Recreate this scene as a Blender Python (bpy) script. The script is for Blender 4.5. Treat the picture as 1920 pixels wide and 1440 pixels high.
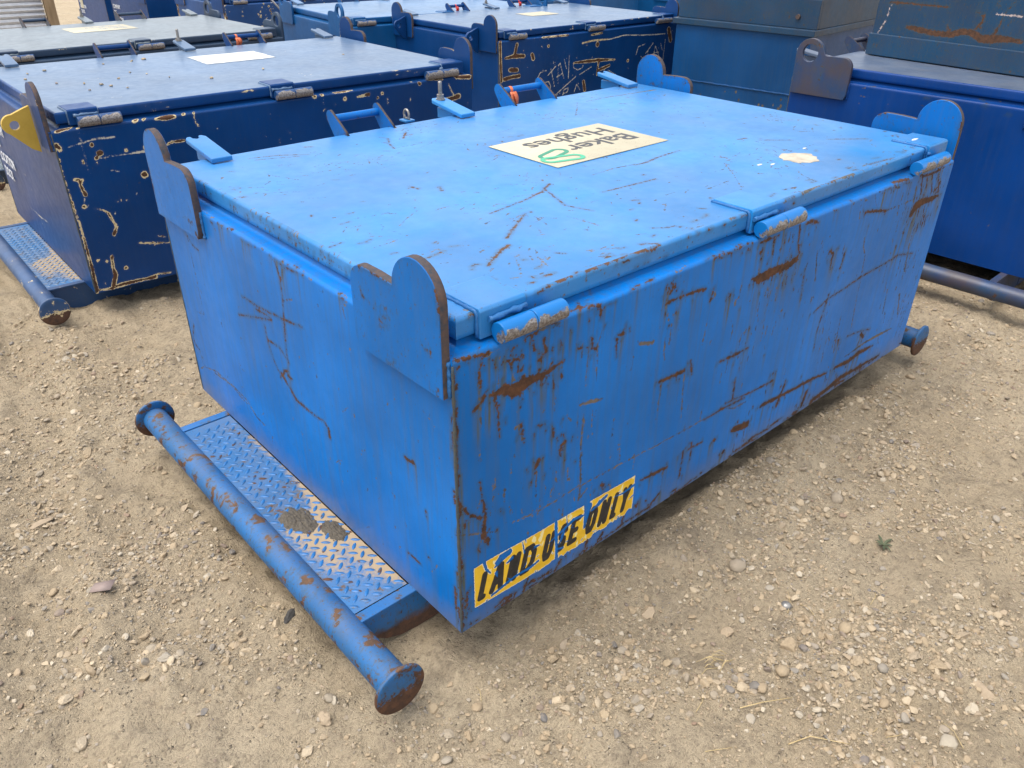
import bpy, bmesh, math, random
import numpy as np
from mathutils import Matrix, Vector
from mathutils.geometry import tessellate_polygon

for o in list(bpy.data.objects):
    bpy.data.objects.remove(o)
scene = bpy.context.scene
COL = scene.collection
R = math.radians

# ---------------------------------------------------------------- camera
cam_d = bpy.data.cameras.new('camera')
cam = bpy.data.objects.new('camera', cam_d)
COL.objects.link(cam)
scene.camera = cam
cam_d.sensor_width = 36.0
cam_d.lens = 27.82
cam_d.clip_start = 0.05
cam_d.clip_end = 500
_yaw, _pit, _rol = 0.8403, -0.5372, 0.009
_fw = Vector((math.cos(_pit) * math.cos(_yaw), math.cos(_pit) * math.sin(_yaw), math.sin(_pit)))
_rt = Vector((math.sin(_yaw), -math.cos(_yaw), 0))
_up = _rt.cross(_fw)
_r2 = math.cos(_rol) * _rt + math.sin(_rol) * _up
_u2 = -math.sin(_rol) * _rt + math.cos(_rol) * _up
_m = Matrix((_r2, _u2, -_fw)).transposed().to_4x4()
_m.translation = Vector((-0.8537, -1.138, 1.5902))
cam.matrix_world = _m

# ---------------------------------------------------------------- sky, sun, exposure
SUN_EL, SUN_AZ = 72.0, 165.0      # azimuth measured counter-clockwise from +x: where the sun stands
world = bpy.data.worlds.new('World')
scene.world = world
world.use_nodes = True
wt = world.node_tree
wt.nodes.clear()
sky = wt.nodes.new('ShaderNodeTexSky')
sky.sky_type = 'NISHITA'
sky.sun_disc = False
sky.sun_elevation = R(SUN_EL)
sky.sun_rotation = R(90 - SUN_AZ)
sky.altitude = 600
sky.air_density = 1.0
sky.dust_density = 4.0
sky.ozone_density = 1.0
hs = wt.nodes.new('ShaderNodeHueSaturation')
hs.inputs['Saturation'].default_value = 0.32
bg = wt.nodes.new('ShaderNodeBackground')
bg.inputs['Strength'].default_value = 0.15
wo = wt.nodes.new('ShaderNodeOutputWorld')
wt.links.new(sky.outputs[0], hs.inputs['Color'])
wt.links.new(hs.outputs[0], bg.inputs[0])
wt.links.new(bg.outputs[0], wo.inputs[0])

sun_d = bpy.data.lights.new('sun', 'SUN')
sun_d.energy = 1.0
sun_d.angle = R(36)
sun_d.color = (1.0, 0.955, 0.89)
sun = bpy.data.objects.new('sun', sun_d)
COL.objects.link(sun)
sun.location = (0, 0, 12)
_sd = Vector((math.cos(R(SUN_EL)) * math.cos(R(SUN_AZ)), math.cos(R(SUN_EL)) * math.sin(R(SUN_AZ)), math.sin(R(SUN_EL))))
sun.rotation_euler = _sd.to_track_quat('Z', 'Y').to_euler()

scene.view_settings.view_transform = 'Standard'
scene.view_settings.look = 'None'
scene.view_settings.gamma = 1.0
scene.view_settings.use_curve_mapping = False
scene.view_settings.exposure = 1.26
scene.render.engine = 'CYCLES'
scene.cycles.max_bounces = 6
scene.cycles.diffuse_bounces = 3
scene.cycles.glossy_bounces = 3
scene.render.resolution_x = 1024
scene.render.resolution_y = 768

# ---------------------------------------------------------------- marks traced on the steel: kind, then u,v (metres) and half width (mm)
MK = {}
MK['A_side']='''r0.107,0.672,2.9 0.142,0.676,11.3 0.174,0.659,15.7 0.215,0.668,12.2 0.257,0.666,8.1 0.3,0.672,5.6 0.332,0.68,1.3;r0.061,0.66,4.1 0.076,0.667,4.1 0.084,0.678,4.1;r0.258,0.644,2.5 0.27,0.668,2.5 0.291,0.675,2.5;r-0.003,0.797,3.3 0.038,0.791,3.3 0.096,0.783,3.4;r0.078,0.77,2.3 0.072,0.743,2.3 0.075,0.702,2.3;r0.111,0.762,2.3 0.12,0.738,2.3;r0.149,0.744,2 0.173,0.742,2.1 0.197,0.737,2.1;r0.165,0.769,2.9 0.177,0.768,2.9;r0.185,0.742,2.4 0.188,0.73,2.4;r0.224,0.782,3 0.233,0.745,3;r0.204,0.788,2.4 0.244,0.785,2.4;r0.262,0.762,2.7 0.267,0.733,2.7;r0.157,0.738,2.6 0.164,0.732,2.7;s0.13,0.761,1.2 0.126,0.723,1.2 0.125,0.682,1.2;s0.069,0.718,1.1 0.072,0.662,1.2 0.075,0.605,1.2;r0.115,0.673,3.5 0.126,0.611,1.8 0.13,0.551,0.9;r0.003,0.782,2.2 0.004,0.663,1.7 0.004,0.521,2.4 0.003,0.367,2.2 0.001,0.199,3.3 -0,0.024,4.8;r-0.002,0.464,3 0.008,0.416,3.1 0.039,0.367,3.1 0.071,0.341,3.2;r0.069,0.451,0.9 0.08,0.381,1.9 0.085,0.346,4.5 0.078,0.282,6.5 0.095,0.242,1.3;r0.525,0.619,1.4 0.521,0.682,1.7 0.543,0.682,6.7;r0.407,0.797,3.1 0.445,0.789,3.2;r0.445,0.786,3.2 0.453,0.751,3.2;r0.344,0.806,1.8 0.398,0.8,1.9;r0.707,0.713,2.8 0.734,0.716,2.8 0.773,0.716,2.8 0.82,0.714,2.9 0.868,0.708,2.9;r0.72,0.766,4.8 0.727,0.753,4.9 0.718,0.744,4.9;r0.913,0.699,3 0.902,0.666,3;r1,0.653,3.8 1,0.653,3.8;r0.718,0.473,5.2 0.772,0.47,3.8 0.823,0.469,5.3;r0.847,0.49,2.7 0.865,0.444,2.7;r0.424,0.707,2.9 0.431,0.679,2.9 0.446,0.67,2.9;s0.461,0.716,1.3 0.45,0.684,1.3 0.455,0.575,1.3;r0.379,0.694,2.2 0.398,0.691,2.2;s0.395,0.666,1.3 0.396,0.709,1.3;r0.304,0.496,3.3 0.308,0.47,3.3;r0.333,0.393,2 0.336,0.425,4.1 0.349,0.435,6.1;r0.249,0.528,2.6 0.276,0.523,2.6;r0.249,0.401,3.3 0.257,0.421,6.6;r0.196,0.559,3.1 0.201,0.526,3.2;r0.97,0.241,2.9 1.053,0.241,3 1.187,0.231,3.1;s1.06,0.243,2.5 1.132,0.213,2.6 1.2,0.21,2.6;s0.175,0.27,1.7 0.282,0.259,1.7 0.4,0.264,1.8 0.431,0.261,1.8 0.549,0.257,1.9 0.736,0.248,2 0.928,0.244,2.1 0.969,0.243,2.1;s0.415,0.488,2.7 0.413,0.389,2.8 0.418,0.263,2.9 0.414,0.215,2.9;r0.678,0.149,1.6 0.74,0.143,5.6 0.805,0.137,3.3;s0.727,0.453,1.5 0.721,0.348,1.5;s0.828,0.458,1.5 0.844,0.276,1.6;s0.742,0.671,1.4 0.74,0.583,1.5;s0.719,0.607,1.4 0.723,0.548,1.5;s0.903,0.604,1.5 0.894,0.53,1.5;r0.878,0.162,2.5 0.877,0.059,2.5;r0.899,0.157,2.1 0.975,0.153,2.1;r0.916,0.175,1.7 0.922,0.111,1.7;r1.044,0.127,6.1 1.045,0.126,6.1;r1.115,0.046,6.2 1.115,0.045,6.2;r1.157,0.118,11.5 1.237,0.105,11.8;r1.117,0.245,2.1 1.109,0.332,2.1;r1,0.434,2 1.148,0.428,2.1;s1.046,0.385,1.2 1.048,0.422,1.2;r0.024,0.13,2.7 0.019,0.087,2.7 0.031,0.059,2.7;s0.401,0.526,2.7 0.44,0.519,6.1 0.481,0.509,3.4;r-0.017,0.157,7.2 -0.004,0.027,7.5;s0.253,0.398,2 0.251,0.315,2;s0.009,0.323,1.6 0.117,0.273,1.7;s0.37,0.491,1.3 0.354,0.514,1.3;s0.414,0.218,1.5 0.443,0.237,1.5;s0.175,0.553,2.5 0.188,0.555,2.5 0.202,0.511,2.5;r0.504,0.219,5.2 0.512,0.213,5.2;r0.677,0.069,4.8 0.673,0.051,4.8;s0.612,0.627,4.9 0.668,0.612,5;r0.615,0.082,2.8 0.612,0.013,2.8;r0.459,0.05,3.1 0.451,0.003,3.1;r0.352,0.034,3.7 0.333,0.006,3.7;r0.23,0.052,3.2 0.221,0.018,3.3;r0.527,0.035,4.7 0.512,0.019,4.7;r0.781,0.045,3.7 0.746,0.022,3.7;r1.103,0.673,2.3 1.145,0.664,14.3 1.185,0.665,15.9 1.237,0.667,11.7 1.301,0.665,11.9 1.342,0.674,9 1.353,0.69,3.6;r1.353,0.69,3 1.334,0.726,3 1.332,0.763,2.9 1.326,0.795,2.9;r1.12,0.781,3.3 1.19,0.782,3.4;r1.135,0.78,2.2 1.133,0.722,2.3;r1.193,0.772,2.8 1.196,0.73,2.9;s1.297,0.772,1.4 1.285,0.682,1.5;r0.898,0.789,1.6 0.978,0.788,1.6 1.036,0.793,1.6;r1.057,0.774,3.3 1.058,0.773,3.3;r1.353,0.78,1.8 1.39,0.784,5.9 1.441,0.769,1.8;r1.751,0.733,3.9 1.822,0.724,3.9 1.915,0.704,4;s1.915,0.704,1.3 2.002,0.703,1.4 2.107,0.702,1.4;r2.143,0.64,10.7 2.159,0.666,17.8 2.216,0.676,12.6 2.301,0.67,9.1 2.35,0.671,3.7;r2.134,0.785,4.2 2.217,0.777,4.2 2.305,0.779,4.3;r2.156,0.774,2.4 2.178,0.713,2.5;r2.196,0.774,2.1 2.218,0.712,2.1;r2.238,0.77,3.2 2.273,0.701,3.3;r2.294,0.77,2.5 2.339,0.688,2.6;r2.292,0.698,2.5 2.336,0.718,2.6;s2.123,0.752,4.9 2.135,0.693,4.9;r1.947,0.803,4.7 2.04,0.793,4.8;r1.939,0.791,3.3 1.945,0.78,3.3;r1.543,0.429,2 1.627,0.454,2 1.756,0.461,2 1.861,0.472,2.1 1.99,0.475,2.1 2.078,0.478,2.2 2.12,0.487,2.2 2.255,0.46,2.3;r1.562,0.643,5.1 1.586,0.63,4.5 1.582,0.611,4.5 1.591,0.568,1.6;r1.673,0.619,2.3 1.662,0.555,2.3;s1.798,0.633,2.7 1.81,0.595,2.7 1.841,0.558,2.7 1.853,0.489,2.8;s1.857,0.451,1.7 1.875,0.258,1.8;r1.626,0.473,2 1.599,0.334,2 1.607,0.262,2.1;s1.768,0.34,2.1 1.771,0.188,2.2;r1.792,0.221,5 1.792,0.237,5;s2.118,0.345,2.6 2.133,0.241,2.7;s2.244,0.292,3.9 2.283,0.19,3.9;r1.411,0.623,1.5 1.426,0.518,1.6;r1.976,0.2,6.7 2.001,0.179,6.8;r1.858,0.231,1.4 1.969,0.215,1.5 2.054,0.195,1.5;s1.872,0.135,1.5 2.018,0.143,4.5 2.146,0.138,6.2 2.265,0.129,1.6;r1.81,0.111,5.1 1.916,0.102,9.7 1.987,0.111,8.3 2.117,0.1,3.1;r1.682,0.013,8.7 1.776,0.022,9.6 1.883,0.041,9.8 2.023,0.032,7 2.203,0.025,4;r1.417,0.105,6.8 1.44,0.183,4.7 1.441,0.198,1.3;r1.072,0.255,2.1 1.226,0.237,2.2 1.353,0.232,2.3;r1.308,0.15,7.2 1.468,0.136,6.1 1.625,0.127,5.6 1.754,0.111,3.6;r1.112,0.261,1.5 1.109,0.333,1.5;r1.01,0.429,0.9 1.07,0.427,3.5 1.157,0.427,1.2;s1.046,0.381,1.2 1.049,0.431,1.2;r0.82,0.715,2.1 0.855,0.711,2.1 0.872,0.708,2.1;s0.914,0.699,1.9 0.924,0.673,1.9 0.9,0.663,1.9;s1.032,0.629,2.5 1.032,0.61,2.5;r0.998,0.651,3 0.999,0.651,3;s1.316,0.506,4.3 1.317,0.505,4.3;r1.343,0.262,3.2 1.344,0.262,3.2;s1.244,0.472,2.4 1.244,0.438,2.5;s1.053,0.677,1.7 1.046,0.631,1.7;s1.422,0.64,2.5 1.413,0.616,2.5;s1.469,0.667,2.8 1.499,0.558,2.9;s2.2,0.513,4.4 2.227,0.395,4.5;s1.256,0.607,1.8 1.262,0.553,1.8;s1.211,0.614,1.8 1.211,0.582,1.8;s1.13,0.717,1.7 1.136,0.679,1.7;r1.61,0.025,7.9 1.623,0.078,7.8;s1.825,0.743,1.6 1.799,0.782,1.6;s1.717,0.72,1.6 1.704,0.775,1.6'''
MK['A_end']='''r0.775,0.78,1.3 0.754,0.734,1.4 0.759,0.679,1.4 0.772,0.613,1.4 0.79,0.492,1.4 0.787,0.46,1.5;r0.732,0.77,1.6 0.758,0.721,1.6;r0.767,0.785,1.6 0.725,0.778,1.6 0.647,0.786,1.5;r1.046,0.586,0.9 0.953,0.586,1.8 0.849,0.598,1.7 0.762,0.608,2.5 0.668,0.622,0.8;r0.774,0.606,1.7 0.776,0.581,1.7;r0.958,0.571,1.8 0.879,0.581,1.7 0.856,0.576,1.7;r1.098,0.503,1.3 0.969,0.541,1.2 0.856,0.576,1.2;r0.933,0.59,1.8 0.933,0.571,1.8;r0.912,0.535,0.9 0.908,0.491,1.8 0.888,0.431,1.5 0.852,0.384,1.5;r0.908,0.491,1.8 0.831,0.495,1.8 0.801,0.474,1.7;r0.859,0.381,1.8 0.823,0.417,7.1 0.801,0.43,5.3;r0.807,0.411,3 0.783,0.408,2.9;s0.756,0.671,1.1 0.699,0.694,1.1;r1.546,0.296,1.8 1.581,0.241,1.8 1.579,0.209,3.3 1.54,0.195,1.5;r1.531,0.169,3.7 1.53,0.17,3.7;s1.574,0.104,2.3 1.535,0.129,2.2 1.417,0.159,2.2 1.284,0.16,2.1 1.211,0.145,2.1 1.152,0.141,2;r1.434,0.675,1.3 1.391,0.646,1.3 1.345,0.642,1.3;s1.428,0.67,1.2 1.418,0.525,1.2 1.418,0.383,1.2;s1.418,0.383,1 1.481,0.375,1.1;s1.169,0.298,1.7 1.138,0.28,1.7;s0.958,0.377,1.9 0.957,0.377,1.9;s0.589,0.575,1.6 0.588,0.575,1.6;r0.847,0.4,8 0.803,0.369,3.6 0.774,0.34,5.8 0.673,0.337,3.2 0.616,0.344,2.1 0.592,0.332,4.2 0.592,0.303,8.4;s1.434,0.143,2.7 1.274,0.164,2.6 1.163,0.156,2.5 1.104,0.116,2.5 1.052,0.112,2.5;r0.203,0.444,6.6 0.187,0.445,6.5 0.167,0.449,6.5;r0.226,0.117,3.9 0.171,0.117,1.6;r0.127,0.326,2.1 0.126,0.307,2.1;s0.392,0.241,3 0.391,0.241,3;r0.127,0.169,3.8 0.126,0.17,3.8;r0.01,0.457,3.9 0.008,0.423,3.9;r0.019,0.144,4.9 0.02,0.075,5;s0.269,0.286,1.3 0.269,0.27,1.3'''
MK['A_lid']='''s2.301,1.377,7.9 2.152,1.391,6.4 2.009,1.404,3.8 1.853,1.4,1.8;r2.31,1.384,3.3 2.19,1.395,1.9;s1.021,0.581,2.2 1.13,0.592,3.6 1.231,0.58,2.8;r1.22,0.571,2.3 1.278,0.57,4.6 1.358,0.587,3.8 1.493,0.594,2;r1.843,0.495,1.5 1.936,0.418,1.5;r2.052,0.335,2.6 2.172,0.244,2.6;r1.792,0.551,5.1 1.83,0.546,5.2;s1.815,0.496,1.5 1.788,0.327,1.5;r1.839,0.063,3.7 1.923,0.057,3.8 1.997,0.044,3.8;r0.787,0.133,1.8 0.811,0.113,1.8 0.846,0.103,1.8;r0.925,0.325,3.2 0.941,0.317,3.2;s0.515,0.117,1 0.569,0.121,2.4 0.613,0.115,1;s2.076,0.474,3.2 2.121,0.451,3.2;r0.639,0.236,2.5 0.639,0.236,2.5;s0.714,0.127,3.2 0.739,0.117,3.2;r0.277,0.215,1.3 0.324,0.244,6.2 0.369,0.272,8.8 0.407,0.286,7.8;s0.191,0.351,1 0.227,0.353,1 0.263,0.361,1;s0.408,0.183,1.4 0.4,0.157,1.4 0.387,0.125,1.3;s0.367,0.127,1.3 0.408,0.161,1.4;r0.315,0.101,2 0.316,0.09,1.9;s0.299,0.369,1.4 0.331,0.351,1.4;r0.436,0.327,7.2 0.511,0.38,3.7 0.607,0.442,1.9;r0.852,0.6,7.5 0.777,0.557,4.2 0.687,0.531,3.1 0.532,0.505,1.9;r0.81,0.585,2.7 0.742,0.42,2.5 0.766,0.337,2.5;r0.576,0.797,5.3 0.553,0.759,5.2;r0.507,0.855,4.3 0.516,0.826,4.2;r0.169,0.698,2.8 0.194,0.699,2.8;s0.676,0.354,2.9 0.691,0.227,2.8;r0.667,0.075,3.1 0.743,0.024,3.1;s0.531,0.132,2.6 0.606,0.093,2.6;r0.919,0.437,2.1 1.056,0.429,4.3 1.152,0.423,3.3;s0.841,1.576,4 0.957,1.526,4.1;r0.026,0.562,2.1 0.095,0.576,2.2;s0.284,1.438,3.5 0.417,1.389,3.6;r0.278,1.47,0.9 0.369,1.445,2.2 0.454,1.391,1.8;r0.898,1.437,4 0.836,1.367,3.9;r0.793,1.403,2.4 0.754,1.339,2.4 0.728,1.268,2.3;r0.504,0.848,3.6 0.511,0.821,3.6;r0.567,0.795,3.6 0.558,0.763,3.5;r0.496,1.487,4.2 0.516,1.474,4.2;s0.124,1.163,2 0.163,1.136,2;r0.045,0.708,3.4 0.038,0.675,3.4;r0.125,0.541,2 0.14,0.541,2 0.162,0.547,2;r0.196,0.351,1.3 0.257,0.36,1.3;s0.431,0.625,1.5 0.479,0.631,1.5;s0.211,0.954,1.1 0.26,0.925,1.1;s0.241,1.237,1.2 0.287,1.127,1.2;s0.06,0.917,2.9 0.064,0.902,2.9'''
MK['A_lidedge']='''r0.432,0.865,3.7 0.519,0.871,6 0.585,0.872,5 0.683,0.859,2.3;s1.694,0.876,4.5 1.802,0.872,4.6 1.981,0.872,4.7;s1.381,0.863,3.5 1.524,0.871,3.6 1.699,0.864,3.7;r1.336,0.846,4.8 1.336,0.845,4.8;r1.859,0.885,3.5 1.98,0.873,3.6;r0.303,0.876,2.3 0.34,0.867,5 0.381,0.87,4.4 0.432,0.872,3;r0.03,0.87,3.9 0.026,0.842,2.6;r0.025,0.904,3.9 0.039,0.911,3.9'''
MK['B_side']='''r0.047,0.571,6.4 0.075,0.562,6.4;r0.064,0.564,5.6 0.066,0.527,5.7 0.073,0.493,8.1;g0.068,0.486,1.6 0.057,0.446,1.6;r0.055,0.438,9 0.055,0.438,9;r0.097,0.421,1.2 0.136,0.403,3.3 0.155,0.383,5.8 0.16,0.356,5 0.174,0.314,5.1 0.154,0.279,7.6;r0.116,0.172,6 0.109,0.11,6 0.113,0.072,8.6 0.094,0.03,9.5 0.08,0.006,7.8;r0.016,0.015,3.4 0.072,0.008,5.2 0.132,0.015,9.6 0.2,0.015,7 0.261,0.013,6.2 0.296,0.013,10.7;r0.307,0.024,3.6 0.376,0.015,3.6;r0.261,0.207,3.5 0.326,0.191,4.4 0.41,0.175,1.8;r0.168,0.096,8.7 0.169,0.096,8.7;r0.05,0.166,6.8 0.05,0.166,6.8;r0.087,0.152,6 0.087,0.152,6;r0.251,0.432,3.4 0.251,0.432,3.4;r0.36,0.539,14.3 0.36,0.539,14.3;r0.182,0.672,12.1 0.183,0.672,12.1;r0.162,0.652,8.1 0.162,0.652,8.1;r0.159,0.716,8.8 0.159,0.716,8.8;r0.302,0.667,7.4 0.302,0.667,7.4;r0.113,0.8,7 0.114,0.8,7;g0.056,0.72,1.2 0.118,0.73,2.8 0.18,0.74,2.8 0.263,0.735,3.6;g0.158,0.652,3.2 0.266,0.651,1.6 0.386,0.648,5;r0.027,0.801,11.6 0.069,0.81,11.6;r0.009,0.735,9.3 0.019,0.718,9.4;r0.002,0.667,7.8 0.002,0.667,7.8;r0.101,0.65,4 0.102,0.638,4;r0.16,0.628,4 0.16,0.628,4;r0.372,0.799,11.4 0.373,0.799,11.4;r0.412,0.8,8.2 0.413,0.8,8.2;r0.467,0.79,4.1 0.516,0.792,12.5 0.558,0.79,8.4;r0.605,0.796,7.6 0.606,0.796,7.6;r0.657,0.797,4.2 0.654,0.761,1.7 0.669,0.73,3.4;r0.479,0.658,2.5 0.524,0.672,5.1 0.584,0.671,4.3;r0.558,0.671,6 0.558,0.67,6;r0.359,0.222,2.6 0.391,0.21,2.6;r-0.014,0.796,5.4 -0.002,0.691,3.9 0.005,0.523,3.2 0.014,0.354,4.1 0.014,0.135,5.9 0.007,0.008,7.7;g0.116,0.796,1.6 0.116,0.664,1.6 0.116,0.575,1.6;g0.212,0.587,2.5 0.248,0.574,2.5;r1.328,0.795,10.7 1.328,0.795,10.7;r1.375,0.799,8.8 1.375,0.799,8.8;r1.449,0.802,4.9 1.511,0.802,7.4 1.568,0.803,3.5;r1.512,0.759,10 1.512,0.759,10;r1.592,0.759,3.5 1.616,0.761,5.1 1.669,0.765,7.6;r1.726,0.739,6.4 1.726,0.739,6.4;r1.758,0.759,8.2 1.758,0.759,8.2;r1.791,0.726,2.6 1.792,0.701,2.6;r1.978,0.807,6.3 1.978,0.807,6.3;r2.021,0.785,9.5 2.022,0.785,9.5;r2.087,0.803,5.3 2.192,0.792,5.4;r2.3,0.796,12.3 2.397,0.786,12.4;r2.237,0.756,3.3 2.256,0.717,3.3 2.276,0.689,3.3;r2.214,0.675,5.5 2.254,0.67,11 2.31,0.68,13.8;r2.233,0.652,5.5 2.234,0.652,5.5;r1.952,0.709,2.1 1.948,0.697,2.1;g1.376,0.785,1.5 1.376,0.743,1.5'''
MK['B_lidedge']='''r1.35,0.882,2.4 1.442,0.884,8.3 1.537,0.884,6.9 1.675,0.882,2;r1.739,0.878,2.5 1.829,0.876,4.1 1.908,0.873,7.8;r1.28,0.878,5.8 1.28,0.878,5.8;r0.612,0.889,3.5 0.692,0.886,4.4 0.773,0.885,1.8;r1.021,0.886,8.3 1.021,0.886,8.3;r1.048,0.901,9.3 1.048,0.901,9.3;r0.482,0.883,5.2 0.516,0.883,5.2;r0.819,0.88,3.2 0.819,0.88,3.2'''
MK['B_end']='''g1.223,0.175,3 0.973,0.172,3.9 0.863,0.171,5.8 0.707,0.184,2.3;g0.903,0.136,3.4 0.855,0.114,3.4;g1.003,0.4,1.9 0.875,0.381,1.9 0.883,0.313,1.9'''
MK['F_side']='''r0.019,0.813,11 0.033,0.471,11.3;r0.079,0.659,7.1 0.187,0.668,15.3 0.297,0.658,13.4;r0.213,0.761,12.2 0.187,0.677,12.3;r0.134,0.558,15.4 0.216,0.55,15.5;r0.066,0.487,13.3 0.162,0.497,13.4 0.244,0.498,13.5;r0.924,0.541,5.5 1.103,0.539,12.2 1.264,0.535,13.5 1.497,0.518,4.6;r1.235,0.677,18.9 1.236,0.677,18.9;r1.265,0.529,7.9 1.252,0.403,7.9;r1.028,0.704,4.9 1.184,0.717,5 1.377,0.712,5;r0.593,0.715,11.6 0.593,0.715,11.6;r0.518,0.794,6.2 0.839,0.789,6.4;r2.281,0.736,20.3 2.327,0.633,20.5;g2.232,0.696,4.8 1.922,0.708,4.7 1.608,0.731,4.5 1.41,0.71,4.5 1.168,0.713,4.4;r0.395,0.659,15.6 0.41,0.628,15.7;r1.07,0.359,14.6 1.092,0.282,14.7;r1.273,0.444,11.3 1.419,0.472,11.4;r1.689,0.49,12.8 1.69,0.49,12.8;r1.148,0.766,6.6 1.29,0.775,6.6;g0.572,0.509,3.7 0.5,0.501,3.7 0.451,0.436,3.7;g0.489,0.402,3.7 0.606,0.409,3.8 0.638,0.365,3.8 0.609,0.327,3.8;g0.589,0.462,3.7 0.696,0.537,3.8;g0.631,0.518,3.7 0.683,0.36,3.8;g0.727,0.375,3.8 0.726,0.539,3.8 0.748,0.557,3.8 0.801,0.419,3.8;g0.709,0.439,3.2 0.783,0.462,3.3;g0.799,0.583,3.8 0.834,0.498,3.8;g0.865,0.612,3.8 0.862,0.413,3.8;g0.923,0.546,3.8 0.926,0.499,3.8 0.983,0.473,3.9 1.044,0.488,3.9;g0.687,0.276,3.8 0.963,0.418,3.9;g1.009,0.428,3.3 1.172,0.486,3.4;g1.934,0.626,3.5 1.831,0.607,3.5 1.805,0.534,3.5;g1.878,0.516,3.5 1.928,0.478,3.5;g1.979,0.562,3.5 2,0.483,3.6;g1.948,0.532,3.5 2.06,0.627,3.5;g2.075,0.465,3.6 2.092,0.597,3.6 2.175,0.478,3.6;g2.058,0.522,3.6 2.166,0.535,3.6;g2.172,0.612,3.6 2.211,0.542,3.6;g2.241,0.645,4.2 2.237,0.439,4.2 2.254,0.392,4.3 2.21,0.373,4.2;g0.71,0.263,3.8 0.731,0.302,3.8 0.762,0.288,3.8;g0.794,0.263,3.9 0.807,0.314,3.9 0.868,0.328,3.9 0.855,0.288,3.9 0.809,0.283,3.9;g0.949,0.277,3.9 0.976,0.348,3.9 1.027,0.289,3.9;g1.328,0.385,4 1.355,0.446,4;g1.406,0.431,4 1.522,0.375,4'''
MK['I_face']='''r1.363,0.169,8.6 1.3,0.164,14.2 1.207,0.153,14 1.149,0.154,13.9 1.092,0.157,16.5 1.042,0.177,16.4 0.986,0.176,16.2 0.925,0.152,18.8 0.873,0.158,21.3 0.812,0.164,15.8 0.719,0.16,7.8;g1.489,0.284,2.9 1.502,0.193,2.9 1.539,0.113,3;r1.502,0.285,5.8 1.391,0.291,5.7 1.143,0.288,3.8;g0.886,0.28,4.2 0.828,0.278,4.2 0.757,0.277,4.1;r0.945,0.268,6.6 0.95,0.233,6.7 0.971,0.197,6.7;r0.813,0.34,2.1 0.845,0.281,2.1 0.851,0.238,4.2 0.867,0.188,7.9;r0.992,0.283,4.3 0.966,0.266,4.3;g1.559,0.067,3.6 1.528,0.049,3.6;g0.961,0.045,6.6 0.961,0.045,6.6'''


def marks(key):
    out = []
    for m in MK.get(key, '').split(';'):
        if m:
            out.append((m[0], [tuple(float(q) for q in p.split(',')) for p in m[1:].split(' ')]))
    return [(k, [(a, b, c / 1000) for a, b, c in p]) for k, p in out]

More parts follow.
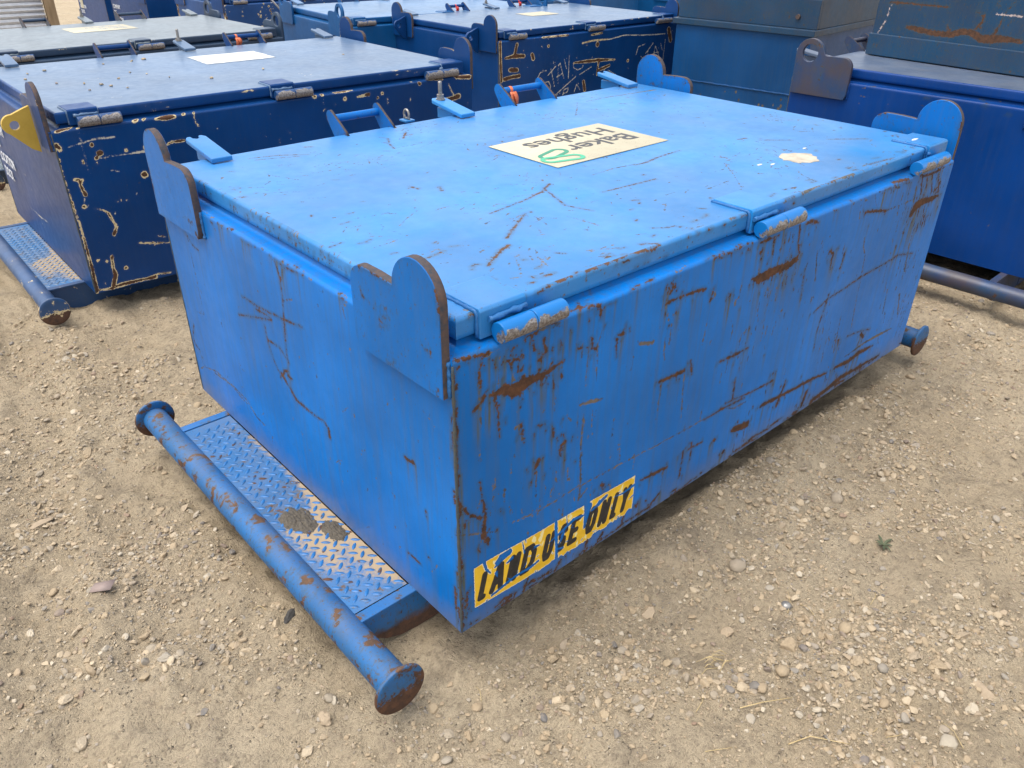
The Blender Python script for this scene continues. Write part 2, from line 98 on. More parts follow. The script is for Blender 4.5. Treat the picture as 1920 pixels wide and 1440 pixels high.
# ---------------------------------------------------------------- node helper
class NT:
    def __init__(self, name):
        self.mat = bpy.data.materials.new(name)
        self.mat.use_nodes = True
        self.t = self.mat.node_tree
        self.t.nodes.clear()
    def n(self, kind, **kw):
        nd = self.t.nodes.new(kind)
        for k, v in kw.items():
            setattr(nd, k, v)
        return nd
    def put(self, sock, v):
        if hasattr(v, 'is_linked') or isinstance(v, bpy.types.NodeSocket):
            self.t.links.new(v, sock)
        else:
            if sock.type == 'RGBA' and len(v) == 3:
                v = (*v, 1)
            sock.default_value = v
    def math(self, op, a, b=0.0, clamp=False):
        nd = self.n('ShaderNodeMath', operation=op, use_clamp=clamp)
        self.put(nd.inputs[0], a); self.put(nd.inputs[1], b)
        return nd.outputs[0]
    def rng(self, v, a, b, c=0.0, d=1.0):
        nd = self.n('ShaderNodeMapRange')
        self.put(nd.inputs[0], v)
        for i, q in enumerate((a, b, c, d)):
            self.put(nd.inputs[i + 1], q)
        return nd.outputs[0]
    def mix(self, f, a, b):
        nd = self.n('ShaderNodeMix', data_type='RGBA')
        self.put(nd.inputs[0], f); self.put(nd.inputs[6], a); self.put(nd.inputs[7], b)
        return nd.outputs[2]
    def mixf(self, f, a, b):
        nd = self.n('ShaderNodeMix', data_type='FLOAT')
        self.put(nd.inputs[0], f); self.put(nd.inputs[2], a); self.put(nd.inputs[3], b)
        return nd.outputs[0]
    def noise(self, vec, scale, detail=4, rough=0.6, dist=0.0):
        nd = self.n('ShaderNodeTexNoise')
        self.put(nd.inputs['Vector'], vec)
        nd.inputs['Scale'].default_value = scale
        nd.inputs['Detail'].default_value = detail
        nd.inputs['Roughness'].default_value = rough
        nd.inputs['Distortion'].default_value = dist
        return nd.outputs[0]
    def attr(self, name, out=2):
        nd = self.n('ShaderNodeAttribute', attribute_name=name)
        return nd.outputs[out]
    def vec(self, rnd=True, scale=None):
        tc = self.n('ShaderNodeTexCoord')
        v = tc.outputs['Object']
        if rnd:
            oi = self.n('ShaderNodeObjectInfo')
            vm = self.n('ShaderNodeVectorMath', operation='MULTIPLY_ADD')
            self.put(vm.inputs[0], oi.outputs['Random'])
            vm.inputs[1].default_value = (11, 7, 5)
            self.put(vm.inputs[2], v)
            v = vm.outputs[0]
        if scale:
            v = self.scl(v, scale)
        return v
    def scl(self, v, s):
        vm = self.n('ShaderNodeVectorMath', operation='MULTIPLY')
        self.put(vm.inputs[0], v); vm.inputs[1].default_value = s
        return vm.outputs[0]
    def bump(self, h, strength=0.3, dist=0.002, nrm=None):
        nd = self.n('ShaderNodeBump')
        nd.inputs['Strength'].default_value = strength
        nd.inputs['Distance'].default_value = dist
        self.put(nd.inputs['Height'], h)
        if nrm is not None:
            self.put(nd.inputs['Normal'], nrm)
        return nd.outputs[0]
    def out(self, col, rough, normal=None, metal=0.0, spec=0.5, alpha=None, coat=0.0):
        b = self.n('ShaderNodeBsdfPrincipled')
        self.put(b.inputs['Base Color'], col)
        self.put(b.inputs['Roughness'], rough)
        self.put(b.inputs['Metallic'], metal)
        self.put(b.inputs['Specular IOR Level'], spec)
        if coat:
            b.inputs['Coat Weight'].default_value = coat
            b.inputs['Coat Roughness'].default_value = 0.12
        if normal is not None:
            self.put(b.inputs['Normal'], normal)
        if alpha is not None:
            self.put(b.inputs['Alpha'], alpha)
        o = self.n('ShaderNodeOutputMaterial')
        self.t.links.new(b.outputs[0], o.inputs[0])
        return self.mat

RUST_D, RUST_L = (0.048, 0.027, 0.019), (0.125, 0.056, 0.028)
DUST = (0.36, 0.27, 0.17)

def paint(name, base, spots=0.0, chip=False, rough=0.42, dust=0.0, fade_sheen=0.0, streak=1.0, coat=0.0, spot_scale=14.0, speck=0.70, film=0.0, zrust=None, spec=0.5, zdirt=False):
    g = NT(name)
    v = g.vec()
    e = g.noise(v, 80, 4, 0.78)
    e2 = g.noise(v, 420, 1, 0.6)
    big = g.noise(v, 2.3, 3, 0.55)
    mid = g.noise(v, 21, 3, 0.62)
    ee = g.math('MULTIPLY', g.math('SUBTRACT', e, 0.5), 1.3 if chip else 2.3)
    ar, asx, ag, ast, ad = (g.attr(k) for k in ('rust', 'scr', 'graf', 'stain', 'dust'))
    rv = g.math('ADD', ar, ee)
    rm = g.math('MULTIPLY', g.rng(rv, 0.97, 1.04), g.rng(ar, 0.05, 0.4))
    halo = g.math('MULTIPLY', g.rng(g.math('ADD', ar, g.math('MULTIPLY', ee, 0.6)), 0.15, 1.0), g.rng(ar, 0.02, 0.3))
    sm = None
    if spots > 0:
        sp = g.noise(v, spot_scale, 6, 0.70, 0.25)
        th = 0.66 - 0.17 * spots
        sm = g.rng(sp, th, th + 0.025)
        rm = g.math('MAXIMUM', rm, sm)
        halo = g.math('MAXIMUM', halo, g.rng(sp, th - 0.06, th))
    if zrust is not None:
        tcz = g.n('ShaderNodeTexCoord'); sz = g.n('ShaderNodeSeparateXYZ'); g.t.links.new(tcz.outputs['Object'], sz.inputs[0])
        zz = g.math('ADD', sz.outputs[2], g.math('MULTIPLY', g.math('SUBTRACT', mid, 0.5), 0.06))
        rm = g.math('MAXIMUM', rm, g.rng(zz, zrust + 0.012, zrust - 0.012))
        halo = g.math('MAXIMUM', halo, g.rng(zz, zrust + 0.04, zrust))
    # tiny specks of bare steel everywhere
    vs = g.scl(v, (1, 1, 0.45))
    spk = g.rng(g.noise(vs, 150, 2, 0.65), speck, speck + 0.025)
    scm = g.math('MULTIPLY', g.rng(g.math('ADD', asx, g.math('MULTIPLY', ee, 0.8)), 0.9, 1.05), g.rng(asx, 0.05, 0.4))
    dark = tuple(c * 0.78 for c in base)
    lite = tuple(min(1, c * 1.14 + 0.002) for c in base)
    col = g.mix(g.rng(big, 0.3, 0.7), dark, lite)
    col = g.mix(g.math('MULTIPLY', g.rng(mid, 0.35, 0.8), 0.16), col, tuple(c * 0.6 + 0.004 for c in base))
    if fade_sheen:
        col = g.mix(g.math('MULTIPLY', g.rng(g.noise(v, 5, 6, 0.6), 0.25, 0.75), fade_sheen), col, (0.42, 0.46, 0.50))  # pale mix: chalky fading, plus painted sky sheen on the darker bins' lids
    if zdirt:
        tcd = g.n('ShaderNodeTexCoord'); sd_ = g.n('ShaderNodeSeparateXYZ'); g.t.links.new(tcd.outputs['Object'], sd_.inputs[0])
        dz = g.math('MULTIPLY', g.rng(g.math('ADD', sd_.outputs[2], g.math('MULTIPLY', g.math('SUBTRACT', mid, 0.5), 0.10)), 0.085, 0.0), 0.42)
        col = g.mix(dz, col, (0.15, 0.125, 0.092))
    if film:
        col = g.mix(g.math('MULTIPLY', g.rng(g.noise(v, 5.5, 5, 0.6), 0.36, 0.66), film), col, (0.070, 0.042, 0.030))
    vst = g.scl(v, (1, 1, 0.05))
    strk = g.rng(g.noise(vst, 60, 3, 0.6), 0.42, 0.72)
    stm = g.math('MULTIPLY', g.math('ADD', g.math('MULTIPLY', ast, 1.0), 0.10 * streak), strk)
    col = g.mix(stm, col, (0.075, 0.085, 0.062))
    col = g.mix(g.math('MULTIPLY', halo, 0.45), col, (0.035, 0.062, 0.066) if not chip else tuple(c * 0.8 + 0.03 for c in base))
    col = g.mix(g.math('MULTIPLY', spk, 0.6), col, (0.06, 0.055, 0.045))
    olive = g.mix(g.rng(mid, 0.35, 0.65), (0.05, 0.045, 0.030), (0.17, 0.125, 0.062))
    col = g.mix(g.math('MULTIPLY', scm, 0.9), col, olive)
    gm = g.math('MULTIPLY', g.rng(g.math('ADD', ag, g.math('MULTIPLY', ee, 0.9)), 0.85, 1.1), g.rng(ag, 0.05, 0.4))
    col = g.mix(g.math('MULTIPLY', gm, 0.85), col, (0.62, 0.56, 0.42) if chip else (0.55, 0.42, 0.36))
    rc = g.mix(g.rng(g.noise(v, 46, 4, 0.7), 0.33, 0.68), RUST_D, RUST_L)
    rc = g.mix(g.math('MULTIPLY', g.rng(e2, 0.5, 0.75), 0.4), rc, (0.03, 0.018, 0.012))
    if chip:
        inner = g.rng(g.math('ADD', g.math('ADD', ar, g.math('MULTIPLY', ee, 0.7)), g.math('MULTIPLY', g.math('SUBTRACT', mid, 0.5), 1.6)), 1.24, 1.32)
        rc = g.mix(inner, (0.60, 0.48, 0.27), rc)
    col = g.mix(rm, col, rc)
    dm = g.rng(g.math('ADD', ad, g.math('MULTIPLY', g.math('SUBTRACT', e, 0.5), 0.9)), 0.35, 0.75)
    dm = g.math('MULTIPLY', dm, g.rng(ad, 0.02, 0.3))
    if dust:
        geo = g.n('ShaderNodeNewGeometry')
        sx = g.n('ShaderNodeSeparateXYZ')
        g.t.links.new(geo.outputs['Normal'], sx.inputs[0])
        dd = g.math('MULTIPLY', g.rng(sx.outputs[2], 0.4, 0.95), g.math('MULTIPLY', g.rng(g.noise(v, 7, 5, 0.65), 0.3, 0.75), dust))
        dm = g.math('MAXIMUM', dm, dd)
    col = g.mix(dm, col, g.mix(mid, tuple(c * 0.8 for c in DUST), tuple(c * 1.1 for c in DUST)))
    ro = g.mixf(g.math('MAXIMUM', g.math('MAXIMUM', rm, scm), dm), g.rng(mid, 0.2, 0.8, rough - 0.06, rough + 0.08), 0.88)
    h = g.math('SUBTRACT', g.math('MULTIPLY', e2, g.math('ADD', g.math('MULTIPLY', rm, 0.7), 0.05)), g.math('ADD', g.math('MULTIPLY', rm, 0.5), g.math('MULTIPLY', scm, 0.4)))
    nr = g.bump(h, 0.35, 0.0016)
    return g.out(col, ro, nr, coat=coat, spec=spec)

def simple(name, c1, c2, scale=30, rough=0.7, metal=0.0, bump=0.0, rnd=True, detail=6, bdist=0.002, stretch=None):
    g = NT(name)
    v = g.vec(rnd, stretch)
    n = g.noise(v, scale, detail, 0.65)
    col = g.mix(g.rng(n, 0.3, 0.7), c1, c2)
    nr = g.bump(n, bump, bdist) if bump else None
    return g.out(col, rough, nr, metal=metal)

M = {}
BLUE = (0.0005, 0.142, 0.480)
M['blue'] = paint('bright_blue_paint', BLUE, rough=0.34, spec=0.20, zdirt=True, streak=2.6)
M['blue_lid'] = paint('bright_blue_lid_paint', (0.002, 0.175, 0.470), rough=0.36, spec=0.42, fade_sheen=0.10, speck=0.665, streak=0.3, dust=0.10)
M['blue_spot'] = paint('bright_blue_paint_rusted', (0.004, 0.125, 0.36), spots=0.42, rough=0.45, speck=0.64, dust=0.10)
M['blue_tube'] = paint('blue_tube_paint_worn', (0.010, 0.115, 0.31), spots=0.60, rough=0.5, speck=0.60, dust=0.20, film=0.10, spec=0.3)
M['blue_skid'] = paint('blue_skid_paint_rusted', (0.006, 0.135, 0.38), spots=0.2, rough=0.45, speck=0.60, zrust=-0.088)
M['blue_lug'] = paint('blue_lug_paint', (0.0005, 0.128, 0.43), spots=0.10, rough=0.38, spec=0.2, speck=0.645, streak=1.5)
M['navy'] = paint('navy_paint', (0.0008, 0.039, 0.155), chip=True, rough=0.35, spec=0.25, streak=0.5)
M['navy_lid_sheen'] = paint('navy_lid_paint_sky_sheen', (0.045, 0.112, 0.220), chip=True, rough=0.34, fade_sheen=0.14, streak=0.2, dust=0.05, coat=0.08)  # navy paint with reflected sky and dust put into the colour
M['navy_tube'] = paint('navy_tube_paint', (0.012, 0.060, 0.165), chip=True, spots=0.25, rough=0.42, dust=0.15)
M['slate_lid_sheen'] = paint('slate_lid_paint_sky_sheen', (0.105, 0.135, 0.155), rough=0.36, fade_sheen=0.20, streak=0.1, dust=0.08, coat=0.05)  # slate paint, paled by a whitish sky reflection painted into the base
M['slate'] = paint('slate_blue_paint', (0.02, 0.045, 0.09), chip=True, rough=0.35)
M['mid'] = paint('mid_blue_paint', (0.002, 0.080, 0.240), chip=True, rough=0.36, spec=0.28)
M['mid_lid_sheen'] = paint('mid_blue_lid_paint_sky_sheen', (0.045, 0.150, 0.310), chip=True, rough=0.34, fade_sheen=0.16, dust=0.05, coat=0.08)  # same mid blue, lightened in the colour for sky mirrored on the lid
M['royal'] = paint('royal_blue_paint', (0.0003, 0.037, 0.180), rough=0.36, streak=0.7, spec=0.22)
M['royal_lid_sheen'] = paint('royal_blue_lid_paint_sky_sheen', (0.05, 0.085, 0.155), rough=0.36, fade_sheen=0.18, dust=0.12)  # royal blue with sky reflection and dust mixed into the lid colour
M['royal_rust'] = paint('royal_blue_rusty_paint', (0.008, 0.040, 0.115), spots=0.05, rough=0.45, speck=0.62, dust=0.05, film=0.75)
M['grimy'] = paint('grimy_dark_blue_paint', (0.005, 0.048, 0.110), spots=0.14, spec=0.3, rough=0.42, speck=0.6, dust=0.06, streak=1.2, film=0.24)
M['peel'] = paint('peeling_blue_paint', (0.008, 0.055, 0.19), chip=True, spots=0.0, rough=0.4)
M['cut'] = simple('flame_cut_rusty_edge', (0.022, 0.034, 0.050), (0.105, 0.060, 0.042), 60, 0.85, bump=0.6)
M['weld'] = simple('weld_bead', (0.02, 0.05, 0.075), (0.09, 0.075, 0.05), 130, 0.7, bump=0.7)
M['weldblue'] = simple('painted_weld_bead', (0.006, 0.09, 0.27), (0.02, 0.14, 0.36), 150, 0.5, bump=0.8)
M['steel'] = simple('worn_bare_steel', (0.16, 0.145, 0.13), (0.52, 0.48, 0.43), 55, 0.45, metal=0.75, bump=0.3, stretch=(0.3, 1, 1))
M['disc_rust'] = None
M['dark'] = simple('dark_interior_steel', (0.008, 0.008, 0.009), (0.016, 0.016, 0.018), 10, 0.9)
M['yellow'] = simple('mustard_yellow_paint', (0.42, 0.27, 0.03), (0.52, 0.34, 0.05), 12, 0.5)
M['cream'] = paint('cream_vinyl', (0.48, 0.435, 0.31), rough=0.55, speck=0.655, streak=0.4, dust=0.16)
M['white'] = simple('white_vinyl', (0.50, 0.51, 0.50), (0.62, 0.62, 0.60), 14, 0.5)
M['ink'] = simple('dark_grey_print', (0.03, 0.03, 0.032), (0.06, 0.06, 0.062), 60, 0.5)
M['inkpale'] = simple('worn_grey_print', (0.16, 0.19, 0.22), (0.40, 0.43, 0.44), 60, 0.5)
M['stencil'] = simple('white_stencil_paint', (0.55, 0.57, 0.60), (0.74, 0.75, 0.76), 40, 0.6)
M['green1'] = simple('teal_green_print', (0.018, 0.19, 0.11), (0.03, 0.23, 0.135), 20, 0.5)
M['green2'] = simple('mint_green_print', (0.045, 0.34, 0.19), (0.06, 0.38, 0.22), 20, 0.5)
M['orange'] = simple('orange_ribbon_plastic', (0.62, 0.13, 0.045), (0.80, 0.22, 0.09), 30, 0.5)
M['red'] = simple('red_ribbon_plastic', (0.55, 0.04, 0.03), (0.66, 0.07, 0.05), 30, 0.5)
M['zinc'] = simple('galvanised_steel', (0.16, 0.15, 0.14), (0.36, 0.34, 0.31), 60, 0.42, metal=0.6, bump=0.2)
M['straw'] = simple('dry_straw', (0.40, 0.29, 0.13), (0.56, 0.43, 0.22), 60, 0.8)
M['leaf'] = simple('weed_leaf', (0.045, 0.06, 0.028), (0.09, 0.10, 0.05), 40, 0.7)
M['scrap'] = simple('dusty_mauve_plastic', (0.20, 0.15, 0.13), (0.27, 0.20, 0.17), 25, 0.6)
M['mud'] = simple('dried_grey_mud', (0.060, 0.050, 0.037), (0.125, 0.104, 0.077), 70, 0.95, bump=0.9, bdist=0.006)
M['debris'] = simple('charred_debris', (0.02, 0.019, 0.018), (0.075, 0.068, 0.06), 90, 0.9, bump=0.6)
M['wood'] = simple('weathered_timber', (0.20, 0.135, 0.07), (0.34, 0.24, 0.14), 18, 0.85, stretch=(1, 1, 0.15))
M['plank'] = simple('pale_timber_board', (0.50, 0.43, 0.32), (0.64, 0.57, 0.45), 10, 0.85, stretch=(0.2, 1, 1))
M['grille_dark'] = simple('grey_corrugated_sheet', (0.11, 0.11, 0.115), (0.18, 0.18, 0.18), 14, 0.6)
M['grille_pale'] = simple('film_wrapped_sheet', (0.46, 0.47, 0.49), (0.60, 0.61, 0.63), 14, 0.3)
M['wire'] = simple('dull_wire', (0.22, 0.22, 0.22), (0.34, 0.33, 0.32), 30, 0.5, metal=0.5)

# ---------------------------------------------------------------- mesh helpers
def tag(o, label=None, cat=None, group=None, kind=None):
    if label: o['label'] = label
    if cat: o['category'] = cat
    if group: o['group'] = group
    if kind: o['kind'] = kind
    return o

def empty(name, loc=(0, 0, 0), rz=0.0):
    o = bpy.data.objects.new(name, None)
    o.empty_display_size = 0.1
    o.location = loc
    o.rotation_euler = (0, 0, rz)
    COL.objects.link(o)
    return o

def link(name, me, mats, parent=None):
    if not isinstance(mats, (list, tuple)):
        mats = [mats]
    if not me.materials:
        for m in mats:
            me.materials.append(m)
    o = bpy.data.objects.new(name, me)
    COL.objects.link(o)
    if parent is not None:
        o.parent = parent
    return o

def mesh_np(name, V, F, smooth=True, attrs=None, mi=None):
    """V (n,3); F (m,k) constant face size"""
    V = np.asarray(V, np.float32); F = np.asarray(F, np.int32)
    me = bpy.data.meshes.new(name)
    me.vertices.add(len(V)); me.vertices.foreach_set('co', V.ravel())
    k = F.shape[1]
    me.loops.add(F.size); me.loops.foreach_set('vertex_index', F.ravel())
    me.polygons.add(len(F))
    me.polygons.foreach_set('loop_start', np.arange(0, F.size, k, dtype=np.int32))
    me.polygons.foreach_set('loop_total', np.full(len(F), k, np.int32))
    me.polygons.foreach_set('use_smooth', np.full(len(F), smooth, bool))
    if mi is not None:
        me.polygons.foreach_set('material_index', np.asarray(mi, np.int32))
    me.update(calc_edges=True)
    for kx, a in (attrs or {}).items():
        at = me.attributes.new(kx, 'FLOAT', 'POINT')
        at.data.foreach_set('value', np.asarray(a, np.float32).ravel())
    return me

class MB:
    """collects faces for ONE mesh object"""
    def __init__(self):
        self.v, self.f, self.m, self.s, self.a = [], [], [], [], []
    def add(self, V, F, mi=0, smooth=False, attr=None):
        b = len(self.v)
        self.v += [tuple(p) for p in V]
        self.a += list(attr) if attr is not None else [0.0] * len(V)
        for q in F:
            self.f.append([b + i for i in q]); self.m.append(mi); self.s.append(smooth)
    def box(self, x0, x1, y0, y1, z0, z1, mi=0):
        V = [(x0, y0, z0), (x1, y0, z0), (x1, y1, z0), (x0, y1, z0), (x0, y0, z1), (x1, y0, z1), (x1, y1, z1), (x0, y1, z1)]
        self.add(V, [(3, 2, 1, 0), (4, 5, 6, 7), (0, 1, 5, 4), (1, 2, 6, 5), (2, 3, 7, 6), (3, 0, 4, 7)], mi)
    def prism(self, outline, fmap, t0, t1, mi=0, medge=None, hole=None, rust=0.0, inset=0.018, seed=0):
        """2-D outline (counter-clockwise) pushed along a third axis; fmap(a,b,t)->xyz"""
        rr = random.Random(seed)
        medge = mi if medge is None else medge
        n = len(outline)
        A = np.array(outline)
        if rust > 0:
            e = np.roll(A, -1, 0) - A
            nr = np.stack([-e[:, 1], e[:, 0]], 1); nr /= np.linalg.norm(nr, axis=1)[:, None] + 1e-9
            nn = nr + np.roll(nr, 1, 0); nn /= np.linalg.norm(nn, axis=1)[:, None] + 1e-9
            inn = A + nn * inset
        loops = [[Vector((p[0], p[1], 0)) for p in (inn if rust > 0 else A)]]
        if hole is not None:
            loops.append([Vector((p[0], p[1], 0)) for p in hole])
        tris = tessellate_polygon(loops)
        flat = [p for lp in loops for p in lp]
        for t, fl in ((t0, False), (t1, True)):
            V = [fmap(p[0], p[1], t) for p in flat]
            self.add(V, [tuple(q) if not fl else tuple(reversed(q)) for q in tris], mi)
            if rust > 0:
                V = [fmap(*p, t) for p in A] + [fmap(*p, t) for p in inn]
                at = [rust * rr.uniform(0.35, 1.9) for _ in A] + [0.0] * n
                F = [(i, (i + 1) % n, n + (i + 1) % n, n + i) for i in range(n)]
                self.add(V, F if not fl else [tuple(reversed(q)) for q in F], mi, attr=at)
        for lp in [outline] + ([hole] if hole is not None else []):
            k = len(lp)
            V = [fmap(*p, t0) for p in lp] + [fmap(*p, t1) for p in lp]
            self.add(V, [(i, (i + 1) % k, k + (i + 1) % k, k + i) for i in range(k)], medge, smooth=k > 12)
    def rings(self, R_, mi=0, smooth=True, cap=True, closed=True, attr=None):
        """list of rings (each list of xyz), bridged"""
        k = len(R_[0]); V = [p for r in R_ for p in r]
        F = []
        for i in range(len(R_) - 1):
            for j in range(k if closed else k - 1):
                a, b = i * k + j, i * k + (j + 1) % k
                F.append((a, b, b + k, a + k))
        self.add(V, F, mi, smooth, attr)
        if cap:
            self.add(R_[0], [tuple(reversed(range(k)))], mi)
            self.add(R_[-1], [tuple(range(k))], mi)
    def tube(self, pts, rad, k=12, mi=0, cap=True):
        P = [Vector(p) for p in pts]
        rads = rad if isinstance(rad, (list, tuple)) else [rad] * len(P)
        R_ = []
        up0 = None
        for i, p in enumerate(P):
            d = (P[min(i + 1, len(P) - 1)] - P[max(i - 1, 0)]).normalized()
            if up0 is None:
                up0 = Vector((0, 0, 1)) if abs(d.z) < 0.9 else Vector((1, 0, 0))
            s = d.cross(up0).normalized(); u = s.cross(d).normalized(); up0 = u
            R_.append([tuple(p + rads[i] * (math.cos(2 * math.pi * j / k) * s + math.sin(2 * math.pi * j / k) * u)) for j in range(k)])
        self.rings(R_, mi, True, cap)
    def build(self, name, mats, parent=None, bevel=0.0, fix=True, seg=2):
        me = bpy.data.meshes.new(name)
        me.from_pydata(self.v, [], self.f)
        me.polygons.foreach_set('material_index', self.m)
        me.polygons.foreach_set('use_smooth', self.s)
        if any(self.a):
            at = me.attributes.new('rust', 'FLOAT', 'POINT')
            at.data.foreach_set('value', self.a)
        if fix:
            bm = bmesh.new(); bm.from_mesh(me)
            bmesh.ops.remove_doubles(bm, verts=bm.verts, dist=1e-5)
            bmesh.ops.recalc_face_normals(bm, faces=bm.faces)
            bm.to_mesh(me); bm.free()
        me.update()
        o = link(name, me, mats, parent)
        if bevel:
            b = o.modifiers.new('bevel', 'BEVEL')
            b.width = bevel; b.segments = seg; b.limit_method = 'ANGLE'; b.angle_limit = R(35)
            b.harden_normals = False
        return o

def hash2(ix, iy, seed):
    h = (ix.astype(np.int64) * 374761393 + iy.astype(np.int64) * 668265263 + seed * 1442695041) & 0x7fffffff
    h = ((h ^ (h >> 13)) * 1274126177) & 0x7fffffff
    h = h ^ (h >> 16)
    return (h & 0xffff) / 65535.0

def vnoise(x, y, seed=0):
    x = np.asarray(x, float); y = np.asarray(y, float)
    ix, iy = np.floor(x), np.floor(y)
    fx, fy = x - ix, y - iy
    fx = fx * fx * fx * (fx * (fx * 6 - 15) + 10); fy = fy * fy * fy * (fy * (fy * 6 - 15) + 10)
    a, b = hash2(ix, iy, seed), hash2(ix + 1, iy, seed)
    c, d = hash2(ix, iy + 1, seed), hash2(ix + 1, iy + 1, seed)
    return (a * (1 - fx) + b * fx) * (1 - fy) + (c * (1 - fx) + d * fx) * fy

def fbm(x, y, seed=0, oct=4, gain=0.5):
    t, a, s = 0.0, 1.0, 0.0
    for i in range(oct):
        t = t + a * vnoise(x * 2 ** i, y * 2 ** i, seed + i * 17); s += a; a *= gain
    return t / s

# ---------------------------------------------------------------- worn sheet-steel panels
def field(us, vs, mks, kind):
    """closeness to the strokes of one kind: 0 far, 1 at the outline, more inside"""
    D = np.full((len(vs), len(us)), 9.0)
    mg = 0.016
    for k, pts in mks:
        if k != kind:
            continue
        for i in range(len(pts) - 1):
            (ax, ay, aw), (bx, by, bw) = pts[i], pts[i + 1]
            w = max(aw, bw) + mg
            i0, i1 = np.searchsorted(us, [min(ax, bx) - w, max(ax, bx) + w])
            j0, j1 = np.searchsorted(vs, [min(ay, by) - w, max(ay, by) + w])
            if i1 <= i0 or j1 <= j0:
                continue
            X, Y = us[i0:i1][None, :], vs[j0:j1][:, None]
            dx, dy = bx - ax, by - ay
            q = dx * dx + dy * dy + 1e-12
            t = np.clip(((X - ax) * dx + (Y - ay) * dy) / q, 0, 1)
            d = np.hypot(X - ax - t * dx, Y - ay - t * dy) - (aw + t * (bw - aw))
            D[j0:j1, i0:i1] = np.minimum(D[j0:j1, i0:i1], d)
    return np.clip(1 - D / 0.013, 0, 4)

def stain_field(us, vs, mks, seed):
    """rain-washed streaks running down from the rust"""
    S = np.zeros((len(vs), len(us)))
    rr = random.Random(seed)
    for k, pts in mks:
        if k != 'r':
            continue
        for (x, y, w) in pts:
            for _ in range(1 + int(w / 0.004)):
                x0 = x + rr.gauss(0, w + 0.004); ln = rr.uniform(0.05, 0.12) + w * rr.uniform(4, 12); sw = rr.uniform(0.002, 0.006)
                i0, i1 = np.searchsorted(us, [x0 - 3 * sw, x0 + 3 * sw]); j0, j1 = np.searchsorted(vs, [y - ln, y])
                if i1 <= i0 or j1 <= j0:
                    continue
                S[j0:j1, i0:i1] += (0.55 * np.exp(-((us[i0:i1] - x0) / sw) ** 2))[None, :] * (1 - (y - vs[j0:j1]) / ln)[:, None]
    return np.clip(S, 0, 0.95)

def panel(name, parent, us, vs, fmap, mats, mks=(), flip=False, stain=0, dust=None, mv=None):
    us, vs = np.asarray(us, float), np.asarray(vs, float)
    U, V = np.meshgrid(us, vs)
    P = np.stack(fmap(U, V), -1).reshape(-1, 3)
    nu, nv = len(us), len(vs)
    I = np.arange(nu * nv).reshape(nv, nu)
    F = np.stack([I[:-1, :-1], I[:-1, 1:], I[1:, 1:], I[1:, :-1]], -1).reshape(-1, 4)
    if flip:
        F = F[:, ::-1]
    at = {}
    mvv = vs if mv is None else mv
    if mks:
        kinds = {k for k, _ in mks}
        for kd, nm in (('r', 'rust'), ('s', 'scr'), ('g', 'graf')):
            if kd in kinds:
                at[nm] = field(us, mvv, mks, kd)
        if stain:
            at['stain'] = stain_field(us, mvv, mks, stain)
    if dust is not None:
        at['dust'] = dust(U, V)
    return link(name, mesh_np(name, P, F, True, at), mats, parent)

def rnd_marks(seed, n, u0, u1, v0, v1, kinds='s', ln=(0.01, 0.05), w=(0.0008, 0.0018), ang=(80, 100), clump=0):
    rr = random.Random(seed)
    out = []
    cs = [(rr.uniform(u0, u1), rr.uniform(v0, v1)) for _ in range(clump)]
    for _ in range(n):
        if clump and rr.random() < 0.75:
            c = rr.choice(cs); x, y = rr.gauss(c[0], 0.06), rr.gauss(c[1], 0.05)
        else:
            x, y = rr.uniform(u0, u1), rr.uniform(v0, v1)
        a, l, ww = R(rr.uniform(*ang)), rr.uniform(*ln) * rr.uniform(0.5, 1), rr.uniform(*w)
        k = rr.choice(kinds)
        mx, my = x + 0.5 * l * math.cos(a) + rr.gauss(0, 0.05 * l), y + 0.5 * l * math.sin(a) + rr.gauss(0, 0.05 * l)
        out.append((k, [(x, y, ww * 0.5), (mx, my, ww), (x + l * math.cos(a), y + l * math.sin(a), ww * 0.3)]))
    return out

def ragged(mks, seed, gain=1.12, flakes=True):
    """widen the traced strokes a little and scatter the flakes that surround a rust patch"""
    rr = random.Random(seed)
    out = []
    for k, pts in mks:
        if k != 'r':
            out.append((k, [(a, b, c * min(1, gain + 0.1)) for a, b, c in pts])); continue
        out.append((k, [(a, b, c * gain + 0.0003) for a, b, c in pts]))
        if not flakes:
            continue
        for a, b, c in pts:
            for _ in range(int(min(6, c / 0.0016))):
                s = c * 1.3 + 0.007
                x, y = a + rr.gauss(0, s * 1.3), b + rr.gauss(0, s)
                l = rr.uniform(0.002, 0.014); t = R(rr.uniform(60, 120))
                w = rr.uniform(0.0008, 0.0008 + 0.22 * c)
                out.append(('r', [(x, y, w), (x + l * math.cos(t), y - l * math.sin(t), w * 0.5)]))
    return out

L0, W0, ZT, XL, YL, ZL = 2.414, 1.6, 0.7975, 0.0415, 0.038, 0.866
RB = 0.011
# body wall profile: (inset, z) beyond the flat
PROF = [(RB * (1 - math.cos(a)), ZT - RB + RB * math.sin(a)) for a in np.linspace(0, math.pi / 2, 6)][1:] + [(0.030, ZT + 0.0015), (0.050, ZT + 0.003), (0.051, ZT + 0.009), (0.060, ZT + 0.010), (0.061, ZT + 0.060)]

